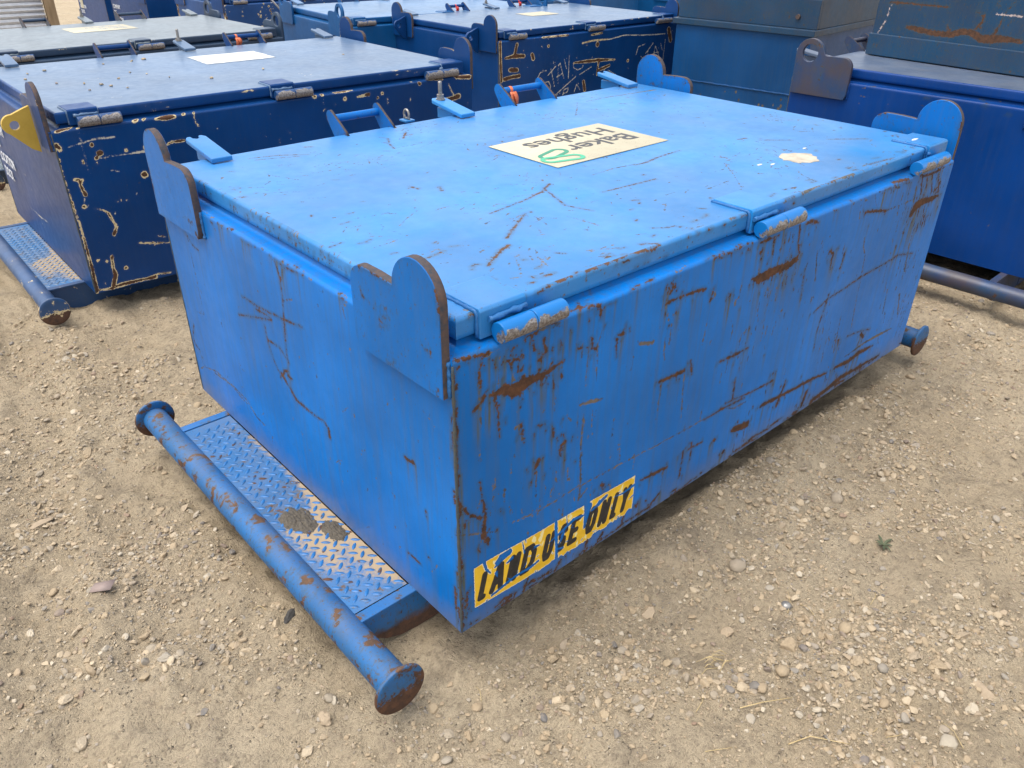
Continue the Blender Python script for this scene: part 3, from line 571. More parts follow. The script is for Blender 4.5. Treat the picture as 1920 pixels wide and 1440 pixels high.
def wall(name, parent, org, ud, inw, ln, mats, res, mks=(), flip=False, stain=0, dent=0.0, seed=0):
    z0 = 0.0
    zs = list(np.arange(z0, ZT - RB, res)) + [ZT - RB]
    if zs[-1] - zs[-2] < res * 0.3:
        zs.pop(-2)
    vs_in = [0.0] * len(zs) + [p[0] for p in PROF]
    vs_z = zs + [p[1] for p in PROF]
    vs = np.array(zs + list(ZT - RB + np.cumsum([math.hypot(*np.subtract(PROF[i], ([(0, ZT - RB)] + PROF)[i])) for i in range(len(PROF))])))
    nu = max(2, int(ln / res) + 1)
    us = np.linspace(0, ln, nu)
    IN, ZZ = np.array(vs_in)[:, None], np.array(vs_z)[:, None]
    def fm(U, V):
        t = U / ln
        uu = IN + t * (ln - 2 * IN)
        s = IN + 0 * U
        z = ZZ + 0 * U
        if dent:
            env = np.clip(np.minimum(np.minimum(U, ln - U) / 0.12, np.minimum(z / 0.08, (ZT - z) / 0.08)), 0, 1)
            s = s + dent * env * (fbm(U * 2.1 + seed, z * 2.6, seed, 3) - 0.5) * 2
        return org[0] + ud[0] * uu + inw[0] * s, org[1] + ud[1] * uu + inw[1] * s, z
    return panel(name, parent, us, vs, fm, mats, mks, flip, stain)

def lug_outline(hole=False):
    pts = [(0.010, 0.706), (0.010, 0.80), (0.010, 0.86)]
    rr = 0.083
    pts += [(0.093 - rr * math.cos(a), 0.917 + rr * math.sin(a)) for a in np.linspace(0, math.pi, 19)]
    if hole:
        pts = pts[:-3]
        pts += [(0.172, 0.945), (0.180, 0.926), (0.196, 0.919)]
    pts += [(0.24, 0.921), (0.29, 0.921)]
    pts += [(0.297 + 0.05 * math.sin(a), 0.871 + 0.05 * math.cos(a)) for a in np.linspace(0.1, math.pi / 2, 7)]
    pts += [(0.347, 0.80), (0.346, 0.735), (0.335, 0.706), (0.17, 0.706)]
    return pts[::-1]

def circle(cx, cy, r, k=20):
    return [(cx + r * math.cos(2 * math.pi * i / k), cy + r * math.sin(2 * math.pi * i / k)) for i in range(k)]

def lathe_tube(name, parent, axis, p0, p1, c1, c2, rad, mats, k=28, rows=40, rustfn=None, caps=True):
    """round bar along axis 'x' or 'y' with a per-vertex rust field"""
    mb = MB(); R_, at = [], []
    for i in range(rows + 1):
        t = p0 + (p1 - p0) * i / rows
        ring = []
        for j in range(k):
            a = 2 * math.pi * j / k
            ca, sa = math.cos(a), math.sin(a)
            ring.append((t, c1 + rad * ca, c2 + rad * sa) if axis == 'x' else (c1 + rad * ca, t, c2 + rad * sa))
            at.append(rustfn(t, a) if rustfn else 0.0)
        R_.append(ring)
    mb.rings(R_, 0, True, caps, attr=at)
    return mb.build(name, mats, parent, bevel=0.0015 if caps else 0)

TREAD = None
def tread_mesh(mat):
    global TREAD
    if TREAD is None:
        V, F = [], []
        k = 5
        for i in range(k + 1):
            t = i / k
            x = (t - 0.5) * 0.031
            w = 0.0052 * math.sin(math.pi * t) ** 0.55 + 0.0004
            h = 0.0024 * math.sin(math.pi * t) ** 0.5
            V += [(x, -w, 0), (x, -w * 0.45, h), (x, w * 0.45, h), (x, w, 0)]
        for i in range(k):
            for j in range(3):
                a = i * 4 + j
                F.append((a, a + 4, a + 5, a + 1))
        TREAD = mesh_np('tread', V, F, True)
        TREAD.materials.append(mat)
    return TREAD

def text_mesh(name, body, size, mat, parent, mat4, bold=0.0, shear=0.0, spacing=1.0, thick=0.0006, align='LEFT', xs=1.0):
    c = bpy.data.curves.new(name + '_curve', 'FONT')
    c.body = body; c.size = size; c.offset = bold; c.shear = shear; c.space_character = spacing
    c.align_x = align; c.extrude = thick; c.resolution_u = 3
    tmp = bpy.data.objects.new(name + '_tmp', c)
    COL.objects.link(tmp)
    dg = bpy.context.evaluated_depsgraph_get(); dg.update()
    me = bpy.data.meshes.new_from_object(tmp.evaluated_get(dg))
    bpy.data.objects.remove(tmp)
    me.transform(mat4 @ Matrix.Diagonal((xs, 1, 1, 1)))
    me.materials.clear()
    return link(name, me, mat, parent)

def frame4(o, xd, yd):
    xd, yd = Vector(xd), Vector(yd)
    m = Matrix((xd, yd, xd.cross(yd))).transposed().to_4x4(); m.translation = Vector(o)
    return m

def container(label, loc, rz, mats, res=0.2, res_side=None, res_end=None, res_lid=None, key=None, hole=False, handles=True, deck='plate', tubes=True,
              rust_edge=0.9, width=None, dent=0.003, detail=1, seed=1, group='lidded steel skid bins', tread='join', stain=0, name='lidded_skid_bin', side_extra=(), end_extra=(), lid_extra=(), edge_extra=(), far_tube=True):
    body, lidm, tubem, lugm = mats
    edgem = lidm if body is M['blue'] else body
    L, W = L0, width or W0
    root = tag(empty(name, loc, rz), label, 'skid bin', group)
    ms = lambda k, extra: (ragged(marks(key + k), seed + len(k), {'_lid': 0.56, '_end': 0.78, '_lidedge': 0.9}.get(k, 1.12) if key == 'A' else 1.25, k == '_side' and key == 'A') if key else []) + list(extra)
    sm = ms('_side', side_extra); em = ms('_end', end_extra)
    wall('side_panel', root, (0, 0), (1, 0), (0, 1), L, body, res_side or res, sm, stain=stain, dent=dent, seed=seed)
    wall('side_panel', root, (0, W), (1, 0), (0, -1), L, body, 0.2, flip=True, dent=dent, seed=seed + 1)
    wall('end_panel', root, (0, 0), (0, 1), (1, 0), W, body, res_end or res, em, flip=True, stain=stain and stain + 1, dent=dent, seed=seed + 2)
    wall('end_panel', root, (L, 0), (0, 1), (-1, 0), W, body, 0.2, dent=dent, seed=seed + 3)
    mb = MB(); mb.box(0.004, L - 0.004, 0.004, W - 0.004, 0.006, 0.012); mb.build('floor_plate', M['dark'], root)
    if detail:
        rr = random.Random(seed)
        for yy in (0.0, W):
            mb = MB()
            mb.tube([(0.001, yy + (0.001 if yy == 0 else -0.001), z) for z in np.linspace(0.004, ZT - 0.012, 46)], [0.0032 * rr.uniform(0.7, 1.35) for _ in range(46)], 6)
            mb.build('corner_weld', M['weld'], root)
    # lid
    re = 0.010
    x0, x1, y0, y1 = XL, L - XL, YL, W - YL
    rl = res_lid or res
    lm = ms('_lid', lid_extra)
    us = np.linspace(x0 + re, x1 - re, max(2, int((x1 - x0) / rl)))
    vs = np.linspace(y0 + re, y1 - re, max(2, int((y1 - y0) / rl)))
    def lf(U, V):
        env = np.clip(np.minimum(np.minimum(U - x0 - re, x1 - re - U), np.minimum(V - y0 - re, y1 - re - V)) / 0.25, 0, 1)
        return U, V, ZL + 0.0015 * env * (fbm(U * 1.7 + seed, V * 1.7, seed + 9, 3) - 0.45) * 2
    lid = panel('lid', root, us, vs, lf, lidm, lm)
    le = ms('_lidedge', edge_extra)
    prof = [(re * (1 - math.sin(a)), ZL - re * (1 - math.cos(a))) for a in np.linspace(0, math.pi / 2, 6)] + [(0, ZL - 0.024), (0, ZL - 0.036), (0, ZL - 0.047), (0.002, ZL - 0.049), (0.009, ZL - 0.049), (0.010, ZL - 0.03)]
    IN, ZZ = np.array([q[0] for q in prof])[::-1][:, None], np.array([q[1] for q in prof])[::-1][:, None]
    zmk = np.array([ZL - 0.060, ZL - 0.058, ZL - 0.055] + [q[1] for q in prof][::-1][3:])
    def edge(org, ud, inw, ln, r_, mk, flip):
        n = max(2, int(ln / r_))
        uu = np.linspace(0, ln, n)
        def fm(U, V):
            u2 = IN + U / ln * (ln - 2 * IN)
            return org[0] + ud[0] * u2 + inw[0] * (IN + 0 * U), org[1] + ud[1] * u2 + inw[1] * (IN + 0 * U), ZZ + 0 * U
        off = org[0] if ud[0] else org[1]
        mk2 = [(k, [(a - off, b, c) for a, b, c in p]) for k, p in mk]
        panel('lid_edge', lid, uu, np.arange(len(prof)) * 1.0, fm, edgem, mk2, flip, mv=zmk)
    edge((x0, y0), (1, 0), (0, 1), x1 - x0, rl, le, False)
    edge((x0, y1), (1, 0), (0, -1), x1 - x0, 0.3, [], True)
    ee = rnd_marks(seed + 40, 260, y0, y1, ZL - 0.045, ZL - 0.004, 'ssr', (0.006, 0.03), (0.0008, 0.002), (60, 120), 12) if rl < 0.02 else []
    edge((x0, y0), (0, 1), (1, 0), y1 - y0, rl, ee, True)
    edge((x1, y0), (0, 1), (-1, 0), y1 - y0, 0.3, [], False)
    # hinge plates on the lid, hinge barrels on the rim
    for i, (a, b, ba, bb) in enumerate(((0.095, 0.226, 0.122, 0.314), (1.094, 1.226, 1.102, 1.312), (2.212, 2.366, 2.070, 2.300))):
        mb = MB()
        pr = [(0.166, ZL - 0.006), (0.166, ZL + 0.005), (0.160, ZL + 0.010), (0.030, ZL + 0.010), (0.024, ZL + 0.004), (0.024, ZL - 0.060), (0.036, ZL - 0.060), (0.036, ZL - 0.006)]
        mb.prism(pr, lambda y, z, t: (t, y, z), a, b, 0)
        hp = mb.build('hinge_plate', edgem, lid, bevel=0.0022)
        if detail:
            rr = random.Random(seed + i)
            for xx in ((a, b) if i < 2 else (a,)):
                mb = MB()
                pth = [(xx, y, ZL + 0.002) for y in np.linspace(0.166, 0.040, 14)] + [(xx, 0.034, z) for z in np.linspace(ZL - 0.004, ZL - 0.056, 6)]
                mb.tube(pth, [0.0052 * rr.uniform(0.75, 1.25) for _ in pth], 7)
                mb.build('weld_seam', M['weldblue'] if body is M['blue'] else lidm, hp)
            mb = MB()
            mb.tube([(x, 0.019 + rr.uniform(-0.002, 0.002), ZL - 0.016 + rr.uniform(-0.002, 0.002)) for x in np.linspace(max(a, ba) - 0.006, min(b, (ba + bb) / 2) + 0.004, 10)], [0.007 * rr.uniform(0.7, 1.3) for _ in range(10)], 7)
            mb.build('weld_seam', M['weldblue'] if body is M['blue'] else lidm, hp)
        mid_x = (ba + bb) / 2
        hb = None
        rr = random.Random(seed * 7 + i)
        ph = [rr.uniform(0, 6) for _ in range(4)]
        def wr(t, an, s=0.0):
            base = math.cos(an - R(222)) * 1.25 + 0.28 * math.sin(t * 60 + ph[0]) + 0.2 * math.sin(t * 140 + an * 3 + ph[1])
            return max(0.0, base * 1.6 + (0.35 if body is M['blue'] else 1.1))
        for q, (u0, u1) in enumerate(((ba, mid_x - 0.001), (mid_x + 0.001, bb))):
            o = lathe_tube('hinge_barrel', root if q == 0 else hb, 'x', u0, u1, -0.004, ZT + 0.0265, 0.0240, barrel_mats[0] if body is M['blue'] else barrel_mats[1], 24, 16, wr)
            if q == 0:
                hb = o
            else:
                o.name = 'hinge_knuckle'
    # lifting lugs
    ol = lug_outline(hole)
    hl = circle(0.093, 0.925, 0.047, 22) if hole else None
    for q, (fx, fy) in enumerate(((0, 0), (0, 1), (1, 0), (1, 1))):
        mb = MB()
        xa, xb = (-0.020, 0.003) if fx == 0 else (L - 0.003, L + 0.020)
        if fy == 0:
            mb.prism(ol, lambda y, z, t: (t, y, z), xa, xb, 0, 1, hl, rust_edge, seed=seed + q)
        else:
            mb.prism(ol, lambda y, z, t: (t, W - y, z), xa, xb, 0, 1, hl, rust_edge, seed=seed + q)
        lg = mb.build('lifting_lug', [lugm, M['cut'] if rust_edge > 0.5 else lugm], root, bevel=0.0015, seg=1)
        if detail:
            rr = random.Random(seed + q * 3)
            yy = (0.010, 0.347) if fy == 0 else (W - 0.010, W - 0.347)
            xx = -0.002 if fx == 0 else L + 0.002
            for y in yy:
                mb = MB()
                z_hi = ZT - 0.004
                zz = np.linspace(0.708, z_hi, 14)
                mb.tube([(xx, y + rr.uniform(-0.001, 0.001), z) for z in zz], [0.0055 * rr.uniform(0.7, 1.3) for _ in zz], 7)
                mb.build('lug_weld', M['weldblue'] if body is M['blue'] else body, lg)
    # lifting handles and latch tabs along the far edge of the lid
    if handles:
        for xa, xb in ((0.70, 0.908), (1.545, 1.79)):
            h = empty('lid_handle'); h.parent = lid
            for x in (xa, xb):
                mb = MB()
                o2 = [(W - 0.075, ZL), (W - 0.055, ZL + 0.016), (W + 0.025, ZL + 0.068)] + [(W + 0.044 + 0.026 * math.cos(a), ZL + 0.050 + 0.026 * math.sin(a)) for a in np.linspace(R(110), R(-40), 8)] + [(W + 0.030, ZL - 0.010), (W - 0.005, ZL - 0.046), (W - 0.039, ZL - 0.046), (W - 0.039, ZL)]
                mb.prism(o2[::-1], lambda y, z, t: (t, y, z), x - 0.005, x + 0.005, 0, 1, None, 0.8, 0.007, seed + int(x * 10))
                mb.build('handle_plate', [lugm, M['cut']], lid)
            bpy.data.objects.remove(h)
            lathe_tube('handle_bar', lid, 'x', xa + 0.004, xb - 0.004, W + 0.036, ZL + 0.044, 0.0145, lugm, 16, 8)
        for i, xc in enumerate((0.185, 1.235, 2.255)):
            mb = MB()
            hw = 0.036
            if i == 1:
                o2 = [(-hw, 0), (hw, 0), (hw, 0.20), (hw * 0.7, 0.214), (-hw * 0.7, 0.214), (-hw, 0.20)]
            else:
                o2 = [(-hw, 0), (hw, 0), (hw, 0.20), (hw * 0.75, 0.214), (0.014, 0.214), (0.012, 0.196), (0, 0.188), (-0.012, 0.196), (-0.014, 0.214), (-hw * 0.75, 0.214), (-hw, 0.20)]
            def tm(a, b, t, xc=xc):
                return (xc + a, W - 0.125 + b, ZL + 0.003 + 0.004 + b * 0.14 + t)
            mb.prism(o2, tm, -0.004, 0.012, 0)
            mb.box(xc - 0.006, xc + 0.006, W - 0.04, W + 0.08, ZL - 0.03, ZL + 0.012)
            mb.build('latch_tab', lidm, lid, bevel=0.003)
        mb = MB()
        mb.rings([[(1.235 + r_ * math.cos(a), W + 0.062 + r_ * math.sin(a), z) for a in np.linspace(0, 2 * math.pi, 15)[:-1]] for r_, z in ((0.020, ZL + 0.044), (0.020, ZL + 0.049), (0.015, ZL + 0.049), (0.015, ZL + 0.066), (0.0085, ZL + 0.066), (0.0085, ZL + 0.115), (0.006, ZL + 0.118))], smooth=False)
        mb.build('latch_bolt', M['zinc'], lid)
    # step deck, skid tubes, skid beams
    tr = lambda s: (lambda t, an: max(0.0, 0.9 * max(0, -math.sin(an)) ** 1.2 + 0.75 * (float(fbm(np.array(t * 9.0 + s), np.array(an * 1.3), s, 3)) - 0.42) * 3.0))
    ends = ((0, -1),) if not far_tube else ((0, -1), (L, 1))
    for q, (xe, sg) in enumerate(ends if tubes else ()):
        xc, zc = xe + (-0.204 if sg < 0 else 0.172), -0.031
        t0_, t1_ = -0.010, W - 0.036
        near = res_side is not None and q == 0
        tb = lathe_tube('skid_tube', root, 'y', t0_, t1_, xc, zc, 0.0435, tubem, 32, 120 if near else 24, tr(seed + q))
        for ya, yb in ((t0_ - 0.010, t0_ + 0.001), (t1_ - 0.001, t1_ + 0.010)):
            mb = MB()
            K = 40
            rg, at = [], []
            face = []
            for r_, y in ((0.001, ya), (0.030, ya), (0.054, ya), (0.068, ya), (0.0705, ya + 0.002), (0.0705, yb - 0.002), (0.069, yb), (0.05, yb), (0.001, yb)):
                rg.append([(xc + r_ * math.cos(2 * math.pi * j / K), y, zc + r_ * math.sin(2 * math.pi * j / K)) for j in range(K)])
                for j in range(K):
                    s_ = math.sin(2 * math.pi * j / K)
                    v_ = 0.95 - r_ * s_ / 0.070 * 1.5 + 0.12 * math.sin(j * 0.9 + seed)
                    at.append(max(0.0, min(2.0, v_ + (0.8 if 0.0695 < r_ else 0))))
            mb.rings(rg, 0, True, False, attr=at)
            mb.build('end_disc', tubem, tb, bevel=0)
        # beams under the bin
        for yb_ in (0.205, W - 0.228):
            mb = MB()
            if sg < 0:
                pr = [(xe + 0.30, -0.004), (xe - 0.170, -0.006), (xe - 0.180, -0.04), (xe - 0.145, -0.085), (xe - 0.10, -0.120), (xe - 0.055, -0.139), (xe + 0.0, -0.146), (xe + 0.30, -0.148)]
            else:
                pr = [(xe + 0.150, -0.006), (xe - 0.30, -0.004), (xe - 0.30, -0.148), (xe, -0.146), (xe + 0.055, -0.139), (xe + 0.10, -0.120), (xe + 0.135, -0.085), (xe + 0.165, -0.04)]
            mb.prism(pr, lambda x, z, t: (x, t, z), yb_ + 0.002, yb_ + 0.020, 0, 1, None, 0.0)
            mb.build('skid_nose', [beam_mats.get(body.name, tubem), M['cut']], root)
            mb = MB(); mb.box(xe - 0.178 if sg < 0 else xe - 0.02, xe + 0.02 if sg < 0 else xe + 0.150, yb_ - 0.004, yb_ + 0.030, -0.012, -0.001)
            mb.build('deck_bar', tubem if body is not M['blue'] else M['blue_spot'], root, bevel=0.002)
        if deck == 'plate' and (q == 0):
            ya, yb = 0.240, W - 0.236
            xa, xb = xe - 0.176, xe - 0.002
            rd = 0.006 if near else 0.1
            us = np.linspace(xa, xb, max(2, int((xb - xa) / rd))); vs = np.linspace(ya, yb, max(2, int((yb - ya) / rd)))
            dm = None
            if near:
                def dm(U, V):
                    n = fbm(U * 14, V * 14, 5, 4)
                    d = np.exp(-((V - 0.56) / 0.19) ** 2 - ((U + 0.05) / 0.12) ** 2) * 1.25 + np.exp(-((U + 0.004) / 0.022) ** 2) * 0.55 * (V < 1.2) + np.exp(-((V - 0.33) / 0.08) ** 2 - ((U + 0.03) / 0.06) ** 2) * 0.5
                    return np.clip(d * (0.35 + 1.25 * n), 0, 1.3)
            dp = panel('deck_plate', root, us, vs, lambda U, V: (U, V, 0 * U - 0.004), lidm if not near else M['deck'], (), False, dust=dm)
            ny = int((yb - ya - 0.03) / 0.0225)
            tmm = tread_mesh(M['tread'])
            if tread == 'each':
                for j in range(ny):
                    for i in range(5):
                        x = xa + 0.018 + i * 0.036 + (0.018 if j % 2 else 0); y = ya + 0.022 + j * 0.0225
                        if x > xb - 0.012:
                            continue
                        o = bpy.data.objects.new('tread', tmm); COL.objects.link(o); o.parent = dp
                        o.location = (x, y, -0.0035); o.rotation_euler = (0, 0, R(45 if j % 2 else -45) + random.uniform(-0.04, 0.04))
            else:
                tv = np.array([v.co for v in tmm.vertices]); tf = np.array([list(p.vertices) for p in tmm.polygons])
                VV, FF = [], []
                for j in range(ny):
                    for i in range(5):
                        x = xa + 0.018 + i * 0.036 + (0.018 if j % 2 else 0); y = ya + 0.022 + j * 0.0225
                        a = R(45 if j % 2 else -45)
                        FF.append(tf + len(VV) * len(tv))
                        VV.append(np.stack([tv[:, 0] * math.cos(a) - tv[:, 1] * math.sin(a) + x, tv[:, 0] * math.sin(a) + tv[:, 1] * math.cos(a) + y, tv[:, 2] - 0.0035], 1))
                tag(link('raised_treads', mesh_np('raised_treads', np.concatenate(VV), np.concatenate(FF)), lidm, dp), kind='stuff')
    # long runners under the body
    for yb_ in (0.205, W - 0.265):
        mb = MB(); mb.box(0.28, L - 0.28, yb_, yb_ + 0.06, -0.147, -0.003)
        mb.build('skid_runner', beam_mats.get(body.name, tubem), root)
    return root, lid

def barrel(name, base):
    g = NT(name)
    v = g.vec()
    e = g.noise(g.scl(v, (0.7, 1, 1)), 90, 5, 0.75)
    m = g.rng(g.math('ADD', g.attr('rust'), g.math('MULTIPLY', g.math('SUBTRACT', e, 0.5), 2.2)), 0.9, 1.05)
    n2 = g.noise(g.scl(v, (0.8, 1, 1)), 190, 4, 0.75)
    st = g.mix(g.rng(n2, 0.35, 0.62), (0.080, 0.058, 0.046), (0.32, 0.30, 0.285))
    col = g.mix(m, base, st)
    return g.out(col, g.mixf(m, 0.35, 0.5), g.bump(g.math('MULTIPLY', n2, m), 0.5, 0.0015), metal=g.math('MULTIPLY', m, 0.45))
barrel_mats = (barrel('hinge_barrel_blue', (0.002, 0.14, 0.42)), barrel('hinge_barrel_navy', (0.01, 0.05, 0.15)))
beam_mats = {'bright_blue_paint': M['blue_skid']}

def deck_mat():
    return paint('deck_plate_blue', (0.020, 0.135, 0.33), spots=0.28, rough=0.55, speck=0.62, dust=0.26, spec=0.3)
M['deck'] = deck_mat()
M['tread'] = paint('deck_tread_blue', (0.012, 0.125, 0.34), spots=0.45, rough=0.45, speck=0.62)

# ================================================================ the ground
def ground_z(x, y):
    x = np.asarray(x, float); y = np.asarray(y, float)
    b = -0.150 - 0.031 * np.maximum(0, y - 1.2)
    near = np.exp(-(np.maximum(0, np.hypot(x - 0.8, y - 0.4) - 4.0) / 3.0) ** 2)
    lump = (fbm(x * 1.3, y * 1.3, 3, 3) - 0.5) * 0.040
    rough = (fbm(x * 6.0 + 0.7 * y, y * 6.0, 8, 4, 0.6) - 0.5) * 0.060
    fine = (fbm(x * 30, y * 30, 21, 3, 0.65) - 0.5) * 0.026
    # old wheel ruts running past the bin
    d = x + 0.94 - 0.2 * y + 0.03 * np.sin(y * 2.1)
    mk = np.clip((fbm(x * 2.3, y * 2.3, 61, 3) - 0.38) * 5, 0, 1)
    lugp = np.clip(np.sin((y + 0.8 * np.abs(d)) * 2 * math.pi / 0.046) * 2.2, -1, 1)
    rut = -0.016 * np.exp(-(d / 0.11) ** 4) + 0.014 * (np.exp(-((d - 0.15) / 0.05) ** 2) + np.exp(-((d + 0.15) / 0.05) ** 2)) + 0.0045 * lugp * mk * np.exp(-(d / 0.10) ** 6)
    d2 = y + 0.10 * x + 0.74 + 0.04 * np.sin(x * 1.7)
    lugp2 = np.clip(np.sin((x + 0.8 * np.abs(d2)) * 2 * math.pi / 0.050) * 2.2, -1, 1)
    rut2 = -0.012 * np.exp(-(d2 / 0.12) ** 4) + 0.010 * (np.exp(-((d2 - 0.16) / 0.05) ** 2) + np.exp(-((d2 + 0.16) / 0.05) ** 2)) + 0.0035 * lugp2 * np.clip(mk - 0.3, 0, 1) * np.exp(-(d2 / 0.11) ** 6)
    # soil scraped up along the skid tube
    berm = 0.022 * np.exp(-((x + 0.33) / 0.09) ** 2) * np.exp(-((y - 0.75) / 0.5) ** 2)
    bury = 0.050 * np.exp(-((y + 0.03) / 0.12) ** 2) * np.clip((x - 0.25) / 0.4, 0, 1) * np.clip((2.3 - x) / 0.4, 0, 1)
    return b + near * (lump + rough + fine + rut + rut2 + berm + bury)

def axis_steps(lo, hi, fine_lo, fine_hi, step, grow=1.16):
    mid = list(np.arange(fine_lo, fine_hi + step / 2, step))
    s, p, left = step, fine_lo, []
    while p > lo:
        s = min(s * grow, 9.0); p -= s; left.append(p)
    s, p, right = step, fine_hi, []
    while p < hi:
        s = min(s * grow, 9.0); p += s; right.append(p)
    return np.array(left[::-1] + mid + right)

def ground_mat():
    g = NT('dry_dirt')
    v = g.vec(False)
    big = g.noise(v, 1.1, 5, 0.6)
    mid = g.noise(v, 7.5, 5, 0.68)
    fine = g.noise(v, 60, 5, 0.75)
    grit = g.noise(v, 240, 3, 0.7)
    col = g.mix(g.rng(big, 0.32, 0.68), (0.405, 0.318, 0.208), (0.500, 0.405, 0.278))
    col = g.mix(g.math('MULTIPLY', g.rng(mid, 0.50, 0.72), 0.60), col, (0.20, 0.162, 0.118))
    col = g.mix(g.math('MULTIPLY', g.rng(mid, 0.46, 0.28), 0.45), col, (0.50, 0.385, 0.255))
    col = g.mix(g.math('MULTIPLY', g.rng(fine, 0.50, 0.74), 0.75), col, (0.160, 0.126, 0.090))
    col = g.mix(g.math('MULTIPLY', g.rng(grit, 0.58, 0.74), 0.5), col, (0.53, 0.43, 0.30))
    vo = g.n('ShaderNodeTexVoronoi'); g.put(vo.inputs['Vector'], v); vo.inputs['Scale'].default_value = 95
    peb = g.rng(vo.outputs['Distance'], 0.10, 0.42, 1.0, 0.0)
    pick = g.rng(g.noise(v, 16, 3, 0.6), 0.5, 0.6)
    sepc = g.n('ShaderNodeSeparateColor'); g.t.links.new(vo.outputs['Color'], sepc.inputs[0])
    pk = g.math('MULTIPLY', g.rng(sepc.outputs[0], 0.55, 0.60), g.math('ADD', g.math('MULTIPLY', pick, 0.8), 0.2))
    pm = g.math('MULTIPLY', g.rng(peb, 0.25, 0.5), pk)
    col = g.mix(g.math('MULTIPLY', pm, 0.7), col, g.mix(sepc.outputs[1], (0.27, 0.225, 0.165), (0.52, 0.43, 0.31)))
    h = g.math('ADD', g.math('ADD', g.math('MULTIPLY', fine, 1.0), g.math('MULTIPLY', grit, 0.35)), g.math('MULTIPLY', g.math('MULTIPLY', peb, pk), 0.8))
    n1 = g.bump(h, 1.0, 0.013)
    n2 = g.bump(mid, 0.4, 0.03, n1)
    return g.out(col, 0.95, n2, spec=0.15)
M['ground'] = ground_mat()

gx = axis_steps(-70, 90, -2.0, 4.0, 0.0155)
gy = axis_steps(-70, 90, -1.9, 3.2, 0.0155)
GX, GY = np.meshgrid(gx, gy)
GZ = ground_z(GX, GY)
I = np.arange(GX.size).reshape(GX.shape)
GF = np.stack([I[:-1, :-1], I[:-1, 1:], I[1:, 1:], I[1:, :-1]], -1).reshape(-1, 4)
ground = tag(link('ground', mesh_np('ground', np.stack([GX, GY, GZ], -1).reshape(-1, 3), GF), M['ground']), 'dry sandy dirt yard strewn with gravel', 'ground', kind='structure')

# ---------------------------------------------------------------- stones
def ico(sub):
    bm = bmesh.new(); bmesh.ops.create_icosphere(bm, subdivisions=sub, radius=1.0)
    V = np.array([v.co for v in bm.verts]); F = np.array([[v.index for v in f.verts] for f in bm.faces]); bm.free()
    return V, F

def stone_shape(sub, seed, angular):
    rg = np.random.RandomState(seed)
    V, F = ico(sub)
    V = V.copy()
    for _ in range(9 if angular else 4):
        n = rg.normal(size=3); n /= np.linalg.norm(n)
        c = rg.uniform(0.45, 0.8) if angular else rg.uniform(0.7, 0.92)
        d = V @ n
        V -= np.outer(np.maximum(d - c, 0), n) * (0.97 if angular else 0.8)
    V *= 1 + 0.05 * rg.normal(size=(len(V), 1))
    V *= np.array([1.0, rg.uniform(0.62, 0.9), rg.uniform(0.42, 0.68)])
    return V, F

def stone_mat(name, use_attr):
    g = NT(name)
    v = g.vec(not use_attr)
    if use_attr:
        t = g.attr('tint')
    else:
        t = g.n('ShaderNodeObjectInfo').outputs['Random']
    cr = g.n('ShaderNodeValToRGB')
    cr.color_ramp.interpolation = 'LINEAR'
    el = cr.color_ramp.elements
    stops = [(0.0, (0.36, 0.28, 0.18)), (0.25, (0.31, 0.235, 0.15)), (0.42, (0.47, 0.38, 0.26)), (0.55, (0.26, 0.225, 0.175)), (0.68, (0.37, 0.285, 0.19)), (0.80, (0.24, 0.215, 0.18)), (0.88, (0.50, 0.43, 0.32)), (0.96, (0.14, 0.135, 0.13)), (1.0, (0.27, 0.185, 0.125))]
    while len(el) < len(stops):
        el.new(0.5)
    for e, (p, c) in zip(el, stops):
        e.position = p; e.color = (*c, 1)
    g.put(cr.inputs[0], t)
    n = g.noise(v, 55, 5, 0.65)
    col = g.mix(g.math('MULTIPLY', g.rng(n, 0.35, 0.75), 0.45), cr.outputs[0], (0.36, 0.275, 0.18))
    geo = g.n('ShaderNodeNewGeometry')
    return g.out(col, 0.85, g.bump(g.noise(v, 160, 4, 0.7), 0.35, 0.002), spec=0.25)
M['stone'] = stone_mat('field_stone', False)
M['gravel'] = stone_mat('gravel', True)

def near_strip(x, y, n=0.0):
    inside = (x > -0.26 + n) & (x < 2.66) & (y > 0.02) & (y < 1.58)
    inside |= (x > -0.13) & (x < 2.4) & (y > 2.98) & (y < 4.6)
    inside |= (x > 3.62) & (y > -0.2)
    return inside

PILES = [(-0.10, 0.36, 0.16, 1.0), (-0.34, 0.45, 0.16, 0.9), (0.98, -0.82, 0.22, 1.2), (0.72, -0.62, 0.2, 0.7), (0.5, -0.10, 0.22, 0.7), (1.1, -0.05, 0.30, 0.9), (-0.22, 2.02, 0.25, 1.1), (-0.42, 1.05, 0.18, 0.8), (-0.72, 1.38, 0.14, 0.9), (-0.5, 0.62, 0.14, 0.6), (2.6, -0.35, 0.5, 0.7), (1.7, -0.12, 0.35, 0.8), (-0.25, 2.55, 0.3, 0.7), (0.35, -0.35, 0.14, 0.6), (3.1, -0.2, 0.4, 0.7), (-0.62, 1.75, 0.22, 0.7)]
def density(x, y):
    d = np.clip((fbm(x * 3.1, y * 3.1, 44, 4, 0.6) - 0.44) * 4.0, 0.05, 1.0)
    for px, py, s, a in PILES:
        d = d + a * np.exp(-((x - px) ** 2 + (y - py) ** 2) / (s * s)) * (0.4 + vnoise(x * 14, y * 14, 77))
    return d

